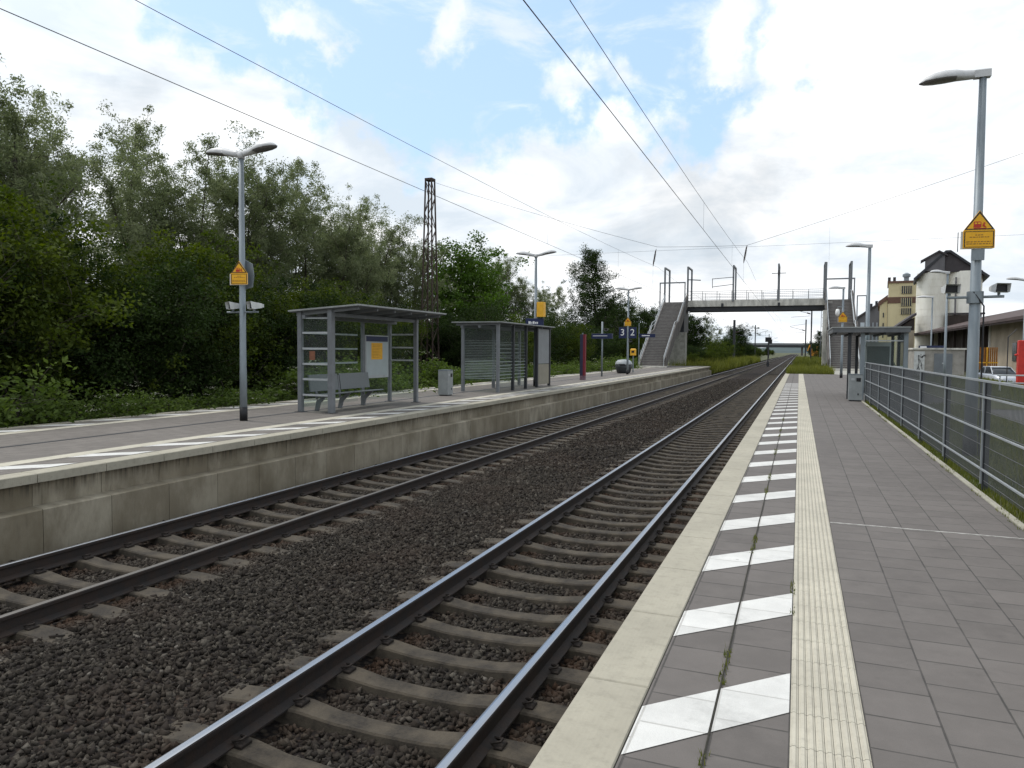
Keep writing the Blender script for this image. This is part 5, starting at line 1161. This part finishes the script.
# low plants along the far platform edge
WG = 'weeds along the back edge of the far platform'
def flowering(src, seed):
    rng = np.random.default_rng(seed); C = []
    for k in range(6):
        c = np.array([*rng.normal(size=2) * .3, rng.uniform(.75, 1.08)]); C.append(c + rng.normal(size=(16, 3)) * [.05, .05, .012])
    C = np.concatenate(C); A = np.empty(len(src[1].vertices) * 3, np.float32); src[1].vertices.foreach_get('co', A); A = A.reshape(-1, 3)
    B = leaf_soup(rng, C, None, .022, .02, 0, 3); me = np_mesh('flowering_crown', np.concatenate([A, B]), 4, lf_weed, rng.random((len(A) + len(B)) // 4))
    me.materials.append(lf_flower); mi = np.zeros((len(A) + len(B)) // 4, np.int32); mi[len(A) // 4:] = 1; me.polygons.foreach_set('material_index', mi); return src[0], me
wf = [flowering(weeds[0], 7), flowering(weeds[2], 8)]
for i in range(96):
    y = 7.5 + 62 * (i / 96) ** 1.15; x = -14.75 - abs(rr.gauss(0, .75)); s_ = rr.choice((.9, 1.1, 1.3, 1.5, 1.8)) * rr.uniform(.9, 1.1) * (1.05 if y < 15 else 1.15)
    f_ = rr.random() < .45
    place_tree(wf[i % 2] if f_ else weeds[i % 3], 'weed_plant', ('tall weed with pale flower heads' if f_ else 'leafy green weed without flowers') + ' along the back edge of the far platform', 'weed', x, y, -.75, s_ * 1.15, rr.uniform(0, 6.28), s_ * rr.uniform(.75, 1.1), WG + (', in flower' if f_ else ''))
def blades(seed, n, xr, yr, z, hmin, hmax, wd=.008, fun=None):
    rng = np.random.default_rng(seed); x = rng.uniform(*xr, n); y = rng.uniform(*yr, n); cl = np.sin(x * 3.1 + 1) * np.sin(y * 2.3) * .5 + .5
    if fun is not None: k = fun(x, y, rng); x, y, cl = x[k], y[k], cl[k]; n = len(x)
    h = rng.uniform(hmin, hmax, n) * (.5 + cl * .8); a = rng.uniform(0, 6.28, n); ln = rng.uniform(.1, .6, n) * h
    b0 = np.stack([x, y, np.full(n, z) if np.isscalar(z) else z(x, y)], 1); s_ = np.stack([np.cos(a), np.sin(a), 0 * a], 1) * wd; tp = b0 + np.stack([-np.sin(a) * ln, np.cos(a) * ln, h], 1)
    return np_mesh('grass', np.stack([b0 - s_, b0 + s_, tp], 1).reshape(-1, 3), 3, lf_grass, np.clip(rng.random(n) * .6 + cl * .4, 0, 1))
def grass(name, label, me): o = bpy.data.objects.new(name, me); col.objects.link(o); struct(o, 'stuff'); tag(o, label, 'grass')
zr = lambda x, y: np.interp(x, [p[0] for p in rp], [p[1] for p in rp])
grass('grass', 'short grass growing along the foot of the mesh fence', blades(1, 9000, (1.97, 2.35), (3, 26), zr, .03, .14, .006))
grass('grass', 'grass verge behind the mesh fence', blades(2, 42000, (2.3, 4.8), (5, 26), zr, .05, .2, .01))
grass('grass', 'yard grass beyond the path on the right', blades(3, 26000, (7, 11.2), (16, 58), -.15, .06, .3, .02))
grass('grass', 'yellowish grass patch at the end of the near platform', blades(4, 16000, (-.8, 2.35), (57.05, 72), -.12, .25, .6, .03))
grass('grass', 'grass strip beyond the right end of the near platform', blades(5, 20000, (-.6, 7), (72, 190), -.15, .3, .9, .06))
grass('tall_weeds', 'yellow green tall weeds beside the tracks beyond the far platform', blades(6, 32000, (-13.5, -9.3), (81, 200), -1.0, .5, 1.7, .05))
grass('tall_weeds', 'green growth behind the far platform under the shrubs', blades(7, 26000, (-17.8, -14.6), (6, 80), -.9, .3, .9, .02))
grass('joint_weeds', 'small weeds growing in the joints of the near platform slabs', blades(9, 1500, (-.33, -.29), (2.4, 20), 0, .01, .05, .004, lambda x, y, g: (np.sin(y * 5.3) + np.sin(y * 2.1 + 1) > .7)))
grass('joint_weeds', 'small green tufts beside the ribbed tactile strip', blades(10, 260, (-.02, .012), (3.6, 6.0), 0, .01, .05, .003, lambda x, y, g: (np.abs(y - 5.15) < .16) | (np.abs(y - 4.7) < .08)))
grass('joint_weeds', 'moss tufts along the near platform kerb', blades(11, 2200, (1.86, 1.98), (5, 26), .005, .01, .06, .004, lambda x, y, g: np.sin(y * 4.1) + np.sin(y * 1.7) > .3))
bpy.context.view_layer.update()
